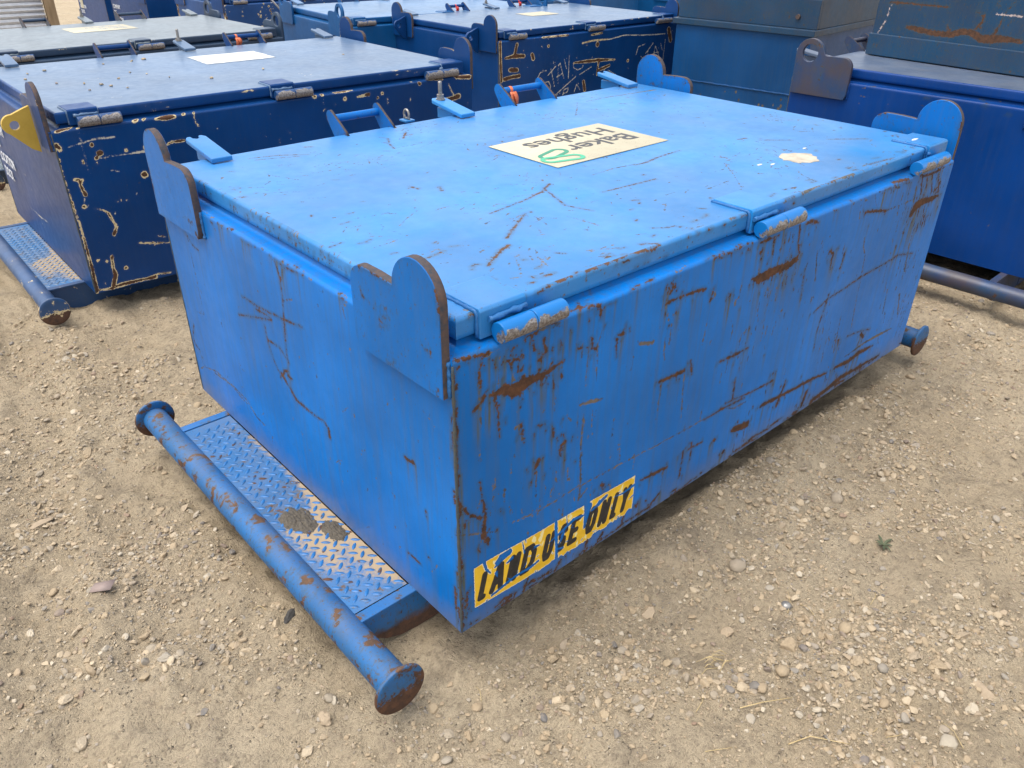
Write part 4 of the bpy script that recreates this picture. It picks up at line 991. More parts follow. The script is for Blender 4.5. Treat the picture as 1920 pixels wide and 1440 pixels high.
rg = np.random.RandomState(7)
def scatter(n, lo, hi, power):
    X, Y = [], []
    tot = 0
    while tot < n:
        x = rg.uniform(-1.9, 4.0, n * 3); y = rg.uniform(-1.9, 3.3, n * 3)
        ok = ~near_strip(x, y) & (rg.uniform(0, 1.5, n * 3) < density(x, y))
        # more where the yard is seen close up
        dist = np.hypot(x + 0.85, y + 1.14)
        ok &= rg.uniform(0, 1, n * 3) < np.clip(1.9 / dist, 0.12, 1)
        # only ground in front of the lens
        fwd = (x + 0.85) * math.cos(_yaw) + (y + 1.14) * math.sin(_yaw)
        ok &= fwd > 0.35
        X.append(x[ok]); Y.append(y[ok]); tot += ok.sum()
    X, Y = np.concatenate(X)[:n], np.concatenate(Y)[:n]
    s = lo + (hi - lo) * rg.uniform(0, 1, n) ** power
    return X, Y, s

def rot_mats(n, tilt):
    a = rg.uniform(0, 2 * math.pi, n); b = rg.normal(0, tilt, n); c = rg.normal(0, tilt, n)
    ca, sa, cb, sb, cc, sc = np.cos(a), np.sin(a), np.cos(b), np.sin(b), np.cos(c), np.sin(c)
    Z = np.zeros((n, 3, 3)); Z[:, 0, 0] = ca; Z[:, 0, 1] = -sa; Z[:, 1, 0] = sa; Z[:, 1, 1] = ca; Z[:, 2, 2] = 1
    X = np.zeros((n, 3, 3)); X[:, 0, 0] = 1; X[:, 1, 1] = cb; X[:, 1, 2] = -sb; X[:, 2, 1] = sb; X[:, 2, 2] = cb
    Y = np.zeros((n, 3, 3)); Y[:, 1, 1] = 1; Y[:, 0, 0] = cc; Y[:, 0, 2] = sc; Y[:, 2, 0] = -sc; Y[:, 2, 2] = cc
    return Z @ X @ Y

def gravel(n, lo, hi, power, sub, name, label, sink):
    VV, FF, TT = [], [], []
    X, Y, S = scatter(n, lo, hi, power)
    RM = rot_mats(n, 0.35)
    Zg = ground_z(X, Y)
    shapes = [stone_shape(sub, 300 + i, i % 5 < 4) for i in range(14)]
    base = 0
    for i, (sv, sf) in enumerate(shapes):
        idx = np.arange(i, n, len(shapes))
        P = np.einsum('nij,kj->nki', RM[idx], sv) * S[idx][:, None, None]
        P += np.stack([X[idx], Y[idx], Zg[idx] + S[idx] * sink], 1)[:, None, :]
        m, k = len(idx), len(sv)
        VV.append(P.reshape(-1, 3))
        FF.append((sf[None] + (np.arange(m) * k)[:, None, None] + base).reshape(-1, 3))
        TT.append(np.repeat(rg.uniform(0, 1, m), k))
        base += m * k
    me = mesh_np(name, np.concatenate(VV), np.concatenate(FF), sub > 0 and False, {'tint': np.concatenate(TT)})
    return tag(link(name, me, M['gravel']), label, 'gravel', kind='stuff')

gravel(42000, 0.0018, 0.0062, 1.6, 1, 'fine_gravel', 'fine grit and pea gravel scattered over the dirt', 0.25)
gravel(13000, 0.0052, 0.0105, 1.4, 1, 'pea_gravel', 'pea sized angular gravel scattered over the dirt', 0.15)
gravel(4300, 0.0090, 0.0175, 1.9, 2, 'coarse_gravel', 'thumbnail sized pebbles scattered over the dirt', 0.12)

# the largest stones are single stones of the ground
stone_meshes = []
for i in range(16):
    sv, sf = stone_shape(3, 500 + i, i % 4 != 1)
    sv = sv * (1 + 0.03 * np.random.RandomState(i).normal(size=(len(sv), 1)))
    me = mesh_np('stone', sv, sf, i % 4 == 1); me.materials.append(M['stone']); stone_meshes.append(me)
NS = 290
SX, SY, SS = scatter(NS, 0.0150, 0.029, 2.2)
SXZ = ground_z(SX, SY)
for i in range(NS):
    o = bpy.data.objects.new('stone', stone_meshes[i % 16]); COL.objects.link(o); o.parent = ground
    s = SS[i]
    o.location = (SX[i], SY[i], SXZ[i] + s * 0.10)
    o.rotation_euler = (rg.normal(0, 0.3), rg.normal(0, 0.3), rg.uniform(0, 6.28))
    o.scale = (s, s, s)

# ================================================================ the bright blue bin in front
a_side = rnd_marks(11, 230, 0.02, 2.40, 0.03, 0.78, 's', (0.01, 0.07), (0.0007, 0.0016), (84, 96), 14) \
    + rnd_marks(12, 40, 0.02, 2.40, 0.03, 0.78, 'rs', (0.003, 0.02), (0.001, 0.0028), (60, 120), 8) \
    + rnd_marks(13, 60, 0.02, 2.40, 0.0, 0.025, 'r', (0.02, 0.12), (0.002, 0.006), (-6, 6)) \
    + rnd_marks(14, 60, 0.02, 2.40, 0.775, 0.80, 'rs', (0.01, 0.05), (0.001, 0.003), (-8, 8)) \
    + rnd_marks(15, 40, 0.02, 2.40, 0.10, 0.6, 's', (0.05, 0.18), (0.0006, 0.0011), (86, 94), 7) \
    + rnd_marks(16, 26, 0.10, 0.34, 0.60, 0.76, 'r', (0.004, 0.03), (0.001, 0.004), (70, 110)) \
    + rnd_marks(17, 26, 1.10, 1.36, 0.58, 0.76, 'rs', (0.01, 0.05), (0.001, 0.003), (82, 98)) \
    + rnd_marks(18, 40, 2.10, 2.38, 0.55, 0.77, 'r', (0.01, 0.06), (0.001, 0.004), (80, 100)) \
    + rnd_marks(19, 26, 0.0, 0.012, 0.0, 0.78, 'r', (0.01, 0.05), (0.002, 0.005), (86, 94))
a_end = rnd_marks(21, 90, 0.02, 1.58, 0.03, 0.77, 's', (0.003, 0.014), (0.0006, 0.0013), (70, 110)) \
    + rnd_marks(22, 30, 0.02, 1.58, 0.03, 0.77, 's', (0.02, 0.08), (0.0004, 0.0008), (30, 150)) \
    + rnd_marks(23, 40, 0.3, 1.3, 0.775, 0.80, 'rs', (0.004, 0.03), (0.001, 0.0022), (-8, 8)) \
    + rnd_marks(24, 16, 0.0, 0.010, 0.0, 0.70, 'r', (0.01, 0.05), (0.002, 0.004), (86, 94))
a_lid = rnd_marks(31, 520, 0.07, 2.34, 0.07, 1.52, 's', (0.008, 0.05), (0.0007, 0.0015), (-60, 75), 26) \
    + rnd_marks(32, 150, 0.07, 2.34, 0.07, 1.52, 'rs', (0.006, 0.03), (0.001, 0.0026), (-70, 70), 16) \
    + rnd_marks(33, 36, 0.07, 2.2, 0.07, 1.4, 's', (0.08, 0.30), (0.0005, 0.0010), (-50, 60)) \
    + rnd_marks(34, 60, 0.07, 2.34, 0.055, 0.10, 'rs', (0.01, 0.05), (0.001, 0.003), (-20, 20))
a_edge = rnd_marks(41, 120, 0.06, 2.34, ZL - 0.046, ZL - 0.030, 's', (0.004, 0.02), (0.0008, 0.002), (70, 110), 12) \
    + rnd_marks(42, 110, 0.06, 2.34, ZL - 0.010, ZL - 0.001, 'rs', (0.008, 0.04), (0.001, 0.003), (-5, 5), 9)
binA, lidA = container('bright blue scratched skid bin with a chequer plate step, standing in front', (0, 0, 0), 0.0,
                       (M['blue'], M['blue_lid'], M['blue_tube'], M['blue_lug']), 0.02, 0.0042, 0.0042, 0.0048, 'A', seed=3, rust_edge=0.78, stain=61, tread='each', dent=0.006,
                       side_extra=a_side, end_extra=a_end, lid_extra=a_lid, edge_extra=a_edge)

# company panel sticker on the lid
mb = MB(); mb.box(0.997, 1.572, 0.710, 1.066, ZL + 0.0012, ZL + 0.0022)
st = mb.build('lid_sticker', M['cream'], binA); tag(st, 'cream rectangular sticker with Baker Hughes lettering and green loop emblem')
ztx = ZL + 0.0026
text_mesh('lettering', 'Baker', 0.126, M['ink'], st, frame4((1.527, 0.893, ztx), (-1, 0, 0), (0, -1, 0)), bold=0.0018, xs=1.12, thick=0.0003)
text_mesh('lettering', 'Hughes', 0.126, M['ink'], st, frame4((1.524, 1.010, ztx), (-1, 0, 0), (0, -1, 0)), bold=0.0018, xs=1.12, thick=0.0003)
def loop_ring(pts_c, rad, wid, cx, cy, ang, ln):
    """a flat stadium ring"""
    oo, ii = [], []
    for half, sg in ((0, 1), (1, -1)):
        for a in np.linspace(-math.pi / 2, math.pi / 2, 10):
            for lst, rr_ in ((oo, rad), (ii, rad - wid)):
                lx = sg * (ln / 2 + rr_ * math.cos(a)); ly = sg * rr_ * math.sin(a)
                lst.append((cx + lx * math.cos(ang) - ly * math.sin(ang), cy + lx * math.sin(ang) + ly * math.cos(ang)))
    return oo, ii
for q, (cx, cy, an, mt, ln) in enumerate(((1.105, 0.842, R(18), 'green1', 0.085), (1.088, 0.778, R(-14), 'green2', 0.10))):
    oo, ii = loop_ring(None, 0.035, 0.0165, cx, cy, an, ln)
    mb = MB()
    mb.prism(oo, lambda a, b, t: (a, b, t), ztx + q * 0.0007, ztx + 0.0005 + q * 0.0007, 0, hole=ii)
    mb.build('emblem_loop', M[mt], st)
# worn cream patch left by an old round label
def blob(cx, cy, rx, ry, seed, n=44, j=0.16):
    rr = random.Random(seed); ph = [rr.uniform(0, 6.28) for _ in range(6)]
    return [(cx + rx * math.cos(a) * (1 + j * (0.5 * math.sin(3 * a + ph[0]) + 0.4 * math.sin(7 * a + ph[1]) + 0.35 * math.sin(13 * a + ph[2]) + rr.uniform(-0.2, 0.2))), cy + ry * math.sin(a) * (1 + j * (0.5 * math.sin(4 * a + ph[3]) + 0.4 * math.sin(9 * a + ph[4]) + rr.uniform(-0.2, 0.2)))) for a in np.linspace(0, 2 * math.pi, n + 1)[:-1]]
M['residue'] = simple('old_label_residue', (0.30, 0.255, 0.19), (0.54, 0.48, 0.38), 22, 0.8)
mb = MB(); mb.prism(blob(1.727, 0.262, 0.068, 0.062, 4), lambda a, b, t: (a, b, t), ZL - 0.0010, ZL + 0.0021, 0)
tag(mb.build('label_residue', M['residue'], binA), 'torn whitish round label residue')
for k, (bx, by, rx, ry) in enumerate(((1.545, 0.300, 0.012, 0.005), (1.585, 0.275, 0.012, 0.004), (2.262, 0.105, 0.022, 0.006), (1.86, 0.32, 0.010, 0.004))):
    mb = MB(); mb.prism(blob(bx, by, rx, ry, 9 + k, 18), lambda a, b, t: (a, b, t), ZL - 0.001, ZL + (0.0112 if bx > 2.2 else 0.0021), 0)
    mb.build('paint_fleck', M['white'], binA)

# torn LAND USE ONLY sticker on the side panel
SLANT = 0.20
GLY = {'L': [[(0, 1), (0, 0), (.8, 0)]], 'A': [[(0, 0), (.42, 1), (.58, 1), (1, 0)], [(.2, .3), (.8, .3)]], 'N': [[(0, 0), (0, 1), (1, 0), (1, 1)]],
       'D': [[(0, 0), (0, 1), (.6, 1), (1, .72), (1, .28), (.6, 0), (0, 0)]], 'U': [[(0, 1), (0, .25), (.3, 0), (.7, 0), (1, .25), (1, 1)]],
       'S': [[(1, .78), (.75, 1), (.25, 1), (0, .78), (.1, .58), (.9, .42), (1, .22), (.75, 0), (.25, 0), (0, .22)]], 'E': [[(1, 1), (0, 1), (0, 0), (1, 0)], [(0, .5), (.8, .5)]],
       'O': [[(.3, 0), (0, .25), (0, .75), (.3, 1), (.7, 1), (1, .75), (1, .25), (.7, 0), (.3, 0)]], 'Y': [[(0, 1), (.5, .5), (1, 1)], [(.5, .5), (.5, 0)]]}
ink = []
zb, lh, hwid = 0.076, 0.090, 0.0092
for ch, a, b in (('L', .058, .088), ('A', .096, .143), ('N', .152, .190), ('D', .200, .250), ('U', .277, .318), ('S', .332, .368), ('E', .378, .418), ('O', .446, .488), ('N', .500, .540), ('L', .552, .583), ('Y', .588, .628)):
    zt_, l2 = zb - 0.006 * (a / 0.6), lh
    for pl in GLY[ch]:
        ink.append(('r', [(a + hwid + u * (b - a - 2 * hwid) + SLANT * (v - 0.35) * l2, zt_ + hwid + v * (l2 - 2 * hwid), hwid) for u, v in pl]))
tear = [('r', [(.076, .200, .005), (.083, .170, .004), (.096, .150, .002)]), ('r', [(.118, .172, .006), (.135, .178, .013), (.160, .182, .010)]), ('r', [(.112, .160, .003), (.125, .165, .006)]), ('r', [(.152, .150, .003), (.170, .156, .006)]),
        ('r', [(.300, .128, .001), (.322, .136, .003), (.352, .142, .005), (.395, .158, .006), (.432, .152, .004)]), ('r', [(.327, .200, .005), (.328, .150, .006), (.331, .095, .005), (.334, .040, .006)]),
        ('r', [(.366, .200, .001), (.372, .150, .002)]), ('r', [(.438, .200, .004), (.452, .170, .016), (.446, .140, .010), (.440, .105, .004)]), ('r', [(.468, .150, .004), (.496, .160, .008), (.528, .172, .005)]),
        ('r', [(.560, .150, .001), (.600, .143, .0035), (.655, .150, .005)]), ('r', [(.100, .070, .004), (.140, .078, .005), (.180, .086, .004), (.230, .084, .005), (.262, .090, .004)]),
        ('r', [(.340, .100, .002), (.352, .120, .006), (.360, .140, .004)]), ('r', [(.330, .090, .002), (.356, .080, .004)]), ('r', [(.63, .105, .001), (.655, .112, .004)]),
        ('r', [(.245, .150, .002), (.262, .145, .003)]), ('r', [(.120, .120, .001), (.116, .138, .006)]), ('r', [(.205, .190, .001), (.212, .150, .003)])]
tear += rnd_marks(71, 30, .05, .64, .05, .20, 'r', (0.004, 0.03), (0.0006, 0.0022), (0, 180))
pale = rnd_marks(72, 34, .07, .65, .13, .20, 'r', (0.008, 0.03), (0.003, 0.008), (60, 120)) + rnd_marks(73, 16, .30, .65, .05, .16, 'r', (0.01, 0.03), (0.002, 0.006), (60, 120))
us = np.linspace(.0425, .6500, 380); vs = np.linspace(.036, .2005, 104)
U, V = np.meshgrid(us, vs)
top = .1965 - .016 * np.clip((U - .09) / .5, 0, 1); bot = .062 - .012 * np.sin(np.clip((U - .04) / .61, 0, 1) * 3.0)
nb = (fbm(U * 60, V * 0 + 3, 5, 3) - .5) * .022 * np.clip((U - .2) / .15, 0, 1)
edge_d = np.maximum(np.maximum(V - top - (U > .46) * .003, bot + nb - V), np.maximum(.0432 - U, U - .6490))
tf = np.maximum(field(us, vs, tear, 'r'), np.clip(1 + edge_d / .013, 0, 3))
env = np.clip(np.minimum(np.minimum(U, L0 - U) / 0.12, np.minimum(V / 0.08, (ZT - V) / 0.08)), 0, 1)
P = np.stack([U, 0.006 * env * (fbm(U * 2.1 + 3, V * 2.6, 3, 3) - 0.5) * 2 - 0.0014, V], -1).reshape(-1, 3)
I = np.arange(U.size).reshape(U.shape)
F = np.stack([I[:-1, :-1], I[:-1, 1:], I[1:, 1:], I[1:, :-1]], -1).reshape(-1, 4)
keep = (tf.ravel()[F] < 1.6).any(1)
def sticker_mat():
    g = NT('torn_yellow_sticker')
    v = g.vec(False)
    e = g.math('MULTIPLY', g.math('SUBTRACT', g.noise(v, 170, 4, 0.7), 0.5), 0.55)
    tm = g.rng(g.math('ADD', g.attr('tear'), e), 0.97, 1.0)
    im = g.rng(g.math('ADD', g.attr('inkd'), g.math('MULTIPLY', e, 0.25)), 0.96, 1.02)
    pm = g.math('MULTIPLY', g.rng(g.math('ADD', g.attr('pale'), e), 0.9, 1.0), 1.0)
    ring = g.rng(g.math('ADD', g.attr('tear'), e), 0.80, 0.9)
    col = g.mix(g.rng(g.noise(v, 25, 4, 0.6), 0.35, 0.65), (0.68, 0.39, 0.010), (0.78, 0.48, 0.024))
    col = g.mix(pm, col, (0.78, 0.66, 0.30))
    col = g.mix(ring, col, (0.74, 0.68, 0.48))
    bl = g.mix(g.rng(g.noise(v, 90, 5, 0.7), 0.45, 0.7), (0.010, 0.010, 0.011), (0.035, 0.034, 0.034))
    col = g.mix(im, col, bl)
    return g.out(col, 0.45, g.bump(g.attr('tear'), 0.3, 0.001), alpha=g.math('SUBTRACT', 1.0, tm))
me = mesh_np('side_sticker', P, F[keep], True, {'tear': tf, 'inkd': field(us, vs, ink, 'r'), 'pale': field(us, vs, pale, 'r')})
tag(link('side_sticker', me, sticker_mat(), binA), 'torn yellow LAND USE ONLY sticker with black letters')

# ---------------------------------------------------------------- small things on and around the front bin
def mud_cake(cx, cy, rx, ry, h, seed, label):
    n = 26
    us = np.linspace(-1.15, 1.15, n * 2); U, V = np.meshgrid(us, us)
    r = np.hypot(U, V) + (fbm(U * 2 + seed, V * 2, seed, 3) - 0.5) * 0.5
    X, Y = cx + U * rx, cy + V * ry
    crack = np.clip(np.abs(fbm(U * 2.2 + 9, V * 2.2, seed + 4, 3) - 0.5) * 14, 0, 1)
    Z = -0.006 + h * np.clip(1.1 - r ** 2, -0.25, 1) ** 1 * (0.55 + 0.45 * crack) + (fbm(U * 9, V * 9, seed + 2, 3) - 0.5) * 0.006 * (r < 1)
    I = np.arange(U.size).reshape(U.shape)
    F = np.stack([I[:-1, :-1], I[:-1, 1:], I[1:, 1:], I[1:, :-1]], -1).reshape(-1, 4)
    F = F[(r.ravel()[F] < 1.12).all(1)]
    return tag(link('mud_cake', mesh_np('mud_cake', np.stack([X, Y, Z], -1).reshape(-1, 3), F), M['mud']), label, 'mud', 'mud on the step')
mud_cake(-0.098, 0.672, 0.044, 0.085, 0.012, 3, 'larger cracked grey mud cake on the step beside the tube')
mud_cake(-0.040, 0.560, 0.032, 0.064, 0.010, 8, 'smaller cracked grey mud cake on the step against the bin wall')

def ribbon(name, mat, x, W, label, loc=(0, 0, 0), rz=0, ln=0.07, grp=None):
    r = tag(empty(name, loc, rz), label, 'ribbon', grp)
    cy, cz = W + 0.036, ZL + 0.044
    mb = MB()
    rr = random.Random(int(x * 100))
    ring = []
    for w in (-0.007, 0.007):
        ring.append([(x + w + rr.uniform(-0.002, 0.002), cy + 0.0165 * math.cos(a), cz + 0.0165 * math.sin(a)) for a in np.linspace(0, 2 * math.pi, 15)[:-1]])
    mb.rings(ring, cap=False)
    mb.build('ribbon_knot', mat, r)
    for k in range(2):
        mb = MB(); V = []
        for i in range(8):
            t = i / 7
            V.append([(x - 0.011 + k * 0.006 + 0.02 * t * k, cy - 0.016 - 0.012 * math.sin(t * 3) - 0.01 * k, cz - 0.005 - ln * t), (x + 0.009 + 0.012 * math.sin(3 * t) + 0.012 * k, cy - 0.020 - 0.008 * t, cz - 0.004 - ln * t * (0.95 - 0.1 * k))])
        mb.rings(V, cap=False, closed=False)
        o = mb.build('ribbon_tail', mat, r)
        sd = o.modifiers.new('solid', 'SOLIDIFY'); sd.thickness = 0.0012
    return r
ribbon('plastic_ribbon', M['orange'], 1.60, W0, 'orange plastic ribbon tied to the lid handle of the bright blue bin')

# shackle plate and padlock-like loop between the handles
sh = tag(empty('steel_shackle', (1.030, W0 + 0.020, ZL - 0.006)), 'small galvanised shackle standing on the far lid edge between the handles', 'shackle')
mb = MB(); mb.tube([(0.0, 0.022 * math.cos(a), 0.034 + 0.024 * math.sin(a)) for a in np.linspace(R(-50), R(230), 15)], 0.0065, 10); mb.build('shackle_bow', M['zinc'], sh)
mb = MB(); mb.tube([(0, -0.026, 0.014), (0, 0.026, 0.014)], 0.0055, 10); mb.build('shackle_pin', M['zinc'], sh)
mb = MB(); mb.box(-0.03, 0.03, -0.035, 0.03, -0.002, 0.008); mb.build('shackle_base', M['blue_lid'], sh, bevel=0.002)
sh.scale = (0.75, 0.75, 0.75)

# straw stalks, weed, scraps
def stalk(pts, rad, label):
    mb = MB()
    P = [(x, y, float(ground_z(x, y)) + z) for x, y, z in pts]
    Q = []
    for i in range(len(P) - 1):
        for k in range(4):
            t = k / 4
            Q.append(tuple(P[i][c] * (1 - t) + P[i + 1][c] * t for c in range(3)))
    Q.append(P[-1])
    mb.tube(Q, [rad * (1 - 0.5 * i / len(Q)) for i in range(len(Q))], 5)
    return tag(mb.build('straw_stalk', M['straw'], None), label, 'straw', 'dry straw stalks on the dirt')
stalk([(0.445, -0.560, .004), (0.50, -0.588, .012), (0.585, -0.625, .006)], 0.0016, 'straight dry straw stalk, longest of those right of the skid tube')
stalk([(0.465, -0.690, .003), (0.520, -0.715, .012), (0.575, -0.790, .006)], 0.0016, 'bent dry straw stalk nearest the bottom edge of the picture')
rs = random.Random(5)
tuft = tag(empty('straw_tuft', (0.54, -0.445, float(ground_z(0.54, -0.445)))), 'small tuft of dry straw blades beside the pebbles right of the bin', 'straw')
for i in range(9):
    a = rs.uniform(2.0, 3.0); l = rs.uniform(0.03, 0.075); x, y = rs.uniform(-.03, .03), rs.uniform(-.015, .015)
    mb = MB(); mb.tube([(x, y, .004), (x + l * .5 * math.cos(a), y + l * .5 * math.sin(a), .014), (x + l * math.cos(a + .2), y + l * math.sin(a + .2), .003)], [0.0012, 0.001, 0.0006], 5)
    mb.build('straw_blade', M['straw'], tuft)
for i, (x, y, a, l, w) in enumerate(((0.29, -0.57, -0.7, .07, 'at the bottom edge right of the tube disc'), (0.62, -0.80, -0.3, .08, 'lower right, nearest the broken clay slab'), (0.66, -0.84, -0.5, .07, 'lower right, just in front of the clay slab'), (0.76, -0.98, 0.9, .09, 'in the lower right corner'), (0.83, -0.46, 0.4, .09, 'beside the small round steel piece'), (-0.30, 0.52, 2.0, .05, 'left of the skid tube near the dark debris'), (-0.02, -0.10, 1.0, .05, 'below the near bottom corner of the bin'), (0.36, -0.49, 0.2, .07, 'below the torn yellow sticker'), (0.88, -0.52, 1.3, .06, 'between the steel piece and the weed'), (1.05, -0.60, .1, .07, 'in front of the small weed'))):
    stalk([(x, y, .003), (x + l * .5 * math.cos(a), y + l * .5 * math.sin(a), .008), (x + l * math.cos(a + .15), y + l * math.sin(a + .15), .003)], 0.0010, 'short straw stalk ' + w)

wd = tag(empty('small_weed', (1.312, -0.506, float(ground_z(1.312, -0.506)))), 'small green weed sprouting from the dirt right of the bin', 'weed')
for i in range(9):
    a = i * 0.75 + rs.uniform(-.3, .3); l = rs.uniform(0.018, 0.045)
    mb = MB(); ringv = []
    for k in range(6):
        t = k / 5
        w = 0.0045 * math.sin(math.pi * min(1, t * 0.9 + 0.08))
        cx, cy, cz = l * t * math.cos(a), l * t * math.sin(a), 0.004 + 0.008 * math.sin(t * 2.3)
        ringv.append([(cx - w * math.sin(a), cy + w * math.cos(a), cz + 0.002), (cx, cy, cz), (cx + w * math.sin(a), cy - w * math.cos(a), cz + 0.002)])
    mb.rings(ringv, cap=False, closed=False)
    mb.build('leaf', M['leaf'], wd)

zc_ = float(ground_z(0.852, -0.441))
cap = tag(empty('steel_cap', (0.852, -0.441, zc_)), 'small round grey steel piece lying among the pebbles', 'metal piece')  # loose steel cap lying on the dirt
mb = MB(); mb.rings([[(r_ * math.cos(a), r_ * math.sin(a), z) for a in np.linspace(0, 2 * math.pi, 21)[:-1]] for r_, z in ((0.015, -0.004), (0.0155, 0.004), (0.0135, 0.010), (0.009, 0.0135), (0.003, 0.015))]); mb.build('domed_top', M['zinc'], cap)
mb = MB(); mb.rings([[(r_ * math.cos(a), r_ * math.sin(a), z) for a in np.linspace(0, 2 * math.pi, 21)[:-1]] for r_, z in ((0.0165, -0.002), (0.0172, 0.001), (0.0160, 0.003))], cap=False); mb.build('rolled_rim', M['steel'], cap)

zc_ = float(ground_z(-0.624, 0.911))
mb = MB()
V = [[(-0.030, -0.016, 0.004), (0.030, -0.022, 0.010)], [(-0.026, 0.0, 0.008), (0.034, -0.004, 0.012)], [(-0.022, 0.018, 0.006), (0.040, 0.014, 0.016)]]
mb.rings(V, cap=False, closed=False)
o = mb.build('plastic_scrap', M['scrap'], None); o.location = (-0.624, 0.911, zc_ + 0.002); o.rotation_euler = (0, 0, R(-30))
sd = o.modifiers.new('solid', 'SOLIDIFY'); sd.thickness = 0.0015
tag(o, 'flat dusty mauve plastic scrap on the dirt left of the step', 'scrap')

def clod(x, y, rx, ry, rz, h, seed, mat, name, label, cat, ang=0.0):
    rg_ = np.random.RandomState(seed); V, F = stone_shape(4, seed, True)
    nn = fbm(V[:, 0] * 3 + seed, V[:, 1] * 3 + V[:, 2] * 2, seed, 3) - 0.5
    V = V * (1 + 0.45 * nn[:, None]) * np.array([rx, ry, h])
    o = link(name, mesh_np(name, V, F, False), mat); o.location = (x, y, float(ground_z(x, y)) + h * 0.25); o.rotation_euler = (0, 0, ang)
    return tag(o, label, cat)
clod(-0.256, 0.466, 0.040, 0.022, 0, 0.012, 3, M['debris'], 'debris_clump', 'dark crumbled debris clump beside the near end of the tube', 'debris', 0.5)
M['clay'] = simple('dry_clay', (0.27, 0.205, 0.135), (0.40, 0.31, 0.21), 30, 0.95, bump=0.4)
clod(-0.665, 1.400, 0.045, 0.030, 0, 0.010, 5, M['clay'], 'clay_flake', 'flat dry clay flake at the left edge of the picture', 'clay', 0.3)
clod(0.155, -0.62, 0.036, 0.028, 0, 0.014, 9, M['clay'], 'clay_lump', 'rounded dry clay lump at the bottom edge below the tube disc', 'clay', 0.9)
clod(1.00, -0.93, 0.05, 0.03, 0, 0.010, 12, M['clay'], 'clay_slab', 'broken dry clay slab in the gravel heap at lower right', 'clay', 0.9)

# ================================================================ the other bins
BASE = {'B': (0.016, 2.975, -0.074), 'C': (0.388, 6.055, -0.204)}
def rb(seed, n_side=60, n_lid=70, wide=1.0):
    return dict(side_extra=rnd_marks(seed, n_side, 0.02, 2.39, 0.02, 0.79, 'rrg', (0.004, 0.03), (0.001, 0.004), (20, 160), 9),
                lid_extra=rnd_marks(seed + 1, n_lid, 0.1, 2.3, 0.1, 1.5, 'g', (0.005, 0.05), (0.001, 0.004), (-50, 50), 9),
                edge_extra=rnd_marks(seed + 2, 50, 0.06, 2.34, ZL - 0.014, ZL - 0.002, 'r', (0.01, 0.06), (0.002, 0.005), (-4, 4), 6),
                end_extra=rnd_marks(seed + 3, 26, 0.03, 1.57, 0.02, 0.78, 'g', (0.004, 0.03), (0.0008, 0.002), (30, 150)))
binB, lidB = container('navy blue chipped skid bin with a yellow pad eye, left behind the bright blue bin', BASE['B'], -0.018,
                       (M['navy'], M['navy_lid_sheen'], M['navy_tube'], M['navy']), 0.02, 0.008, 0.014, 0.016, 'B', seed=5, rust_edge=0.75, **rb(81, 50))
binC, lidC = container('slate grey lidded skid bin with pierced lugs behind the navy bin at upper left', BASE['C'], 0.031,
                       (M['slate'], M['slate_lid_sheen'], M['slate'], M['slate']), 0.05, None, None, None, None, hole=True, seed=6, rust_edge=0.4, **rb(91, 10, 0))
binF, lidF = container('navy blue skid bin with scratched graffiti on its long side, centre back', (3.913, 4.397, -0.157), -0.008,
                       (M['navy'], M['navy_lid_sheen'], M['navy_tube'], M['navy']), 0.03, 0.010, 0.03, 0.03, 'F', seed=7, rust_edge=0.7, **rb(101, 120, 60))
binE, lidE = container('mid blue skid bin with pierced lugs and a pale lid behind the graffiti bin', (3.402, 6.019, -0.157), -0.10,
                       (M['mid'], M['mid_lid_sheen'], M['navy_tube'], M['mid']), 0.03, 0.03, 0.03, 0.03, None, hole=True, seed=8, rust_edge=0.3, **rb(111, 20, 20))
binH, lidH = container('royal blue skid bin with pierced rusty lugs carrying a steel box at right', (3.606, -0.202, 0.004), 0.023,
                       (M['royal'], M['royal_lid_sheen'], M['royal_rust'], M['royal_rust']), 0.2, None, 0.02, 0.05, None, hole=True, handles=True, deck='open', seed=9, rust_edge=0.3,
                       end_extra=rnd_marks(121, 30, 0.03, 1.57, 0.02, 0.78, 's', (0.01, 0.08), (0.0008, 0.002), (30, 150)) + rnd_marks(122, 30, 0.03, 1.57, 0.70, 0.79, 'rs', (0.01, 0.05), (0.001, 0.005), (-20, 20), 5))
n_extra = rnd_marks(131, 260, 0.0, 1.6, 0.1, 0.80, 'r', (0.01, 0.05), (0.004, 0.012), (0, 180), 12) + rnd_marks(132, 60, 0.0, 0.02, 0.0, 0.8, 'r', (0.02, 0.08), (0.006, 0.012), (80, 100))
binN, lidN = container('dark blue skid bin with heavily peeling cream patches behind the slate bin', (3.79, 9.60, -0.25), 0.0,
                       (M['peel'], M['navy_lid_sheen'], M['navy_tube'], M['navy']), 0.05, 0.015, 0.02, None, None, seed=10, side_extra=n_extra,
                       end_extra=rnd_marks(133, 60, 0.0, 0.05, 0.0, 0.8, 'r', (0.02, 0.08), (0.01, 0.02), (80, 100)) + rnd_marks(134, 50, 1.53, 1.6, 0.0, 0.8, 'r', (0.02, 0.08), (0.01, 0.02), (80, 100)))
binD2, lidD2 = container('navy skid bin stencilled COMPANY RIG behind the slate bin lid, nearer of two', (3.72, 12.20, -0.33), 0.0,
                         (M['navy'], M['navy_lid_sheen'], M['navy_tube'], M['navy']), 0.05, 0.03, 0.03, None, None, seed=11, **rb(141, 80, 0))
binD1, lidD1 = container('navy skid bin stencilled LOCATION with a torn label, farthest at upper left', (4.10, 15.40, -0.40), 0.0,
                         (M['navy'], M['navy_lid_sheen'], M['navy_tube'], M['navy']), 0.05, 0.03, 0.03, None, None, seed=12, **rb(151, 40, 0))
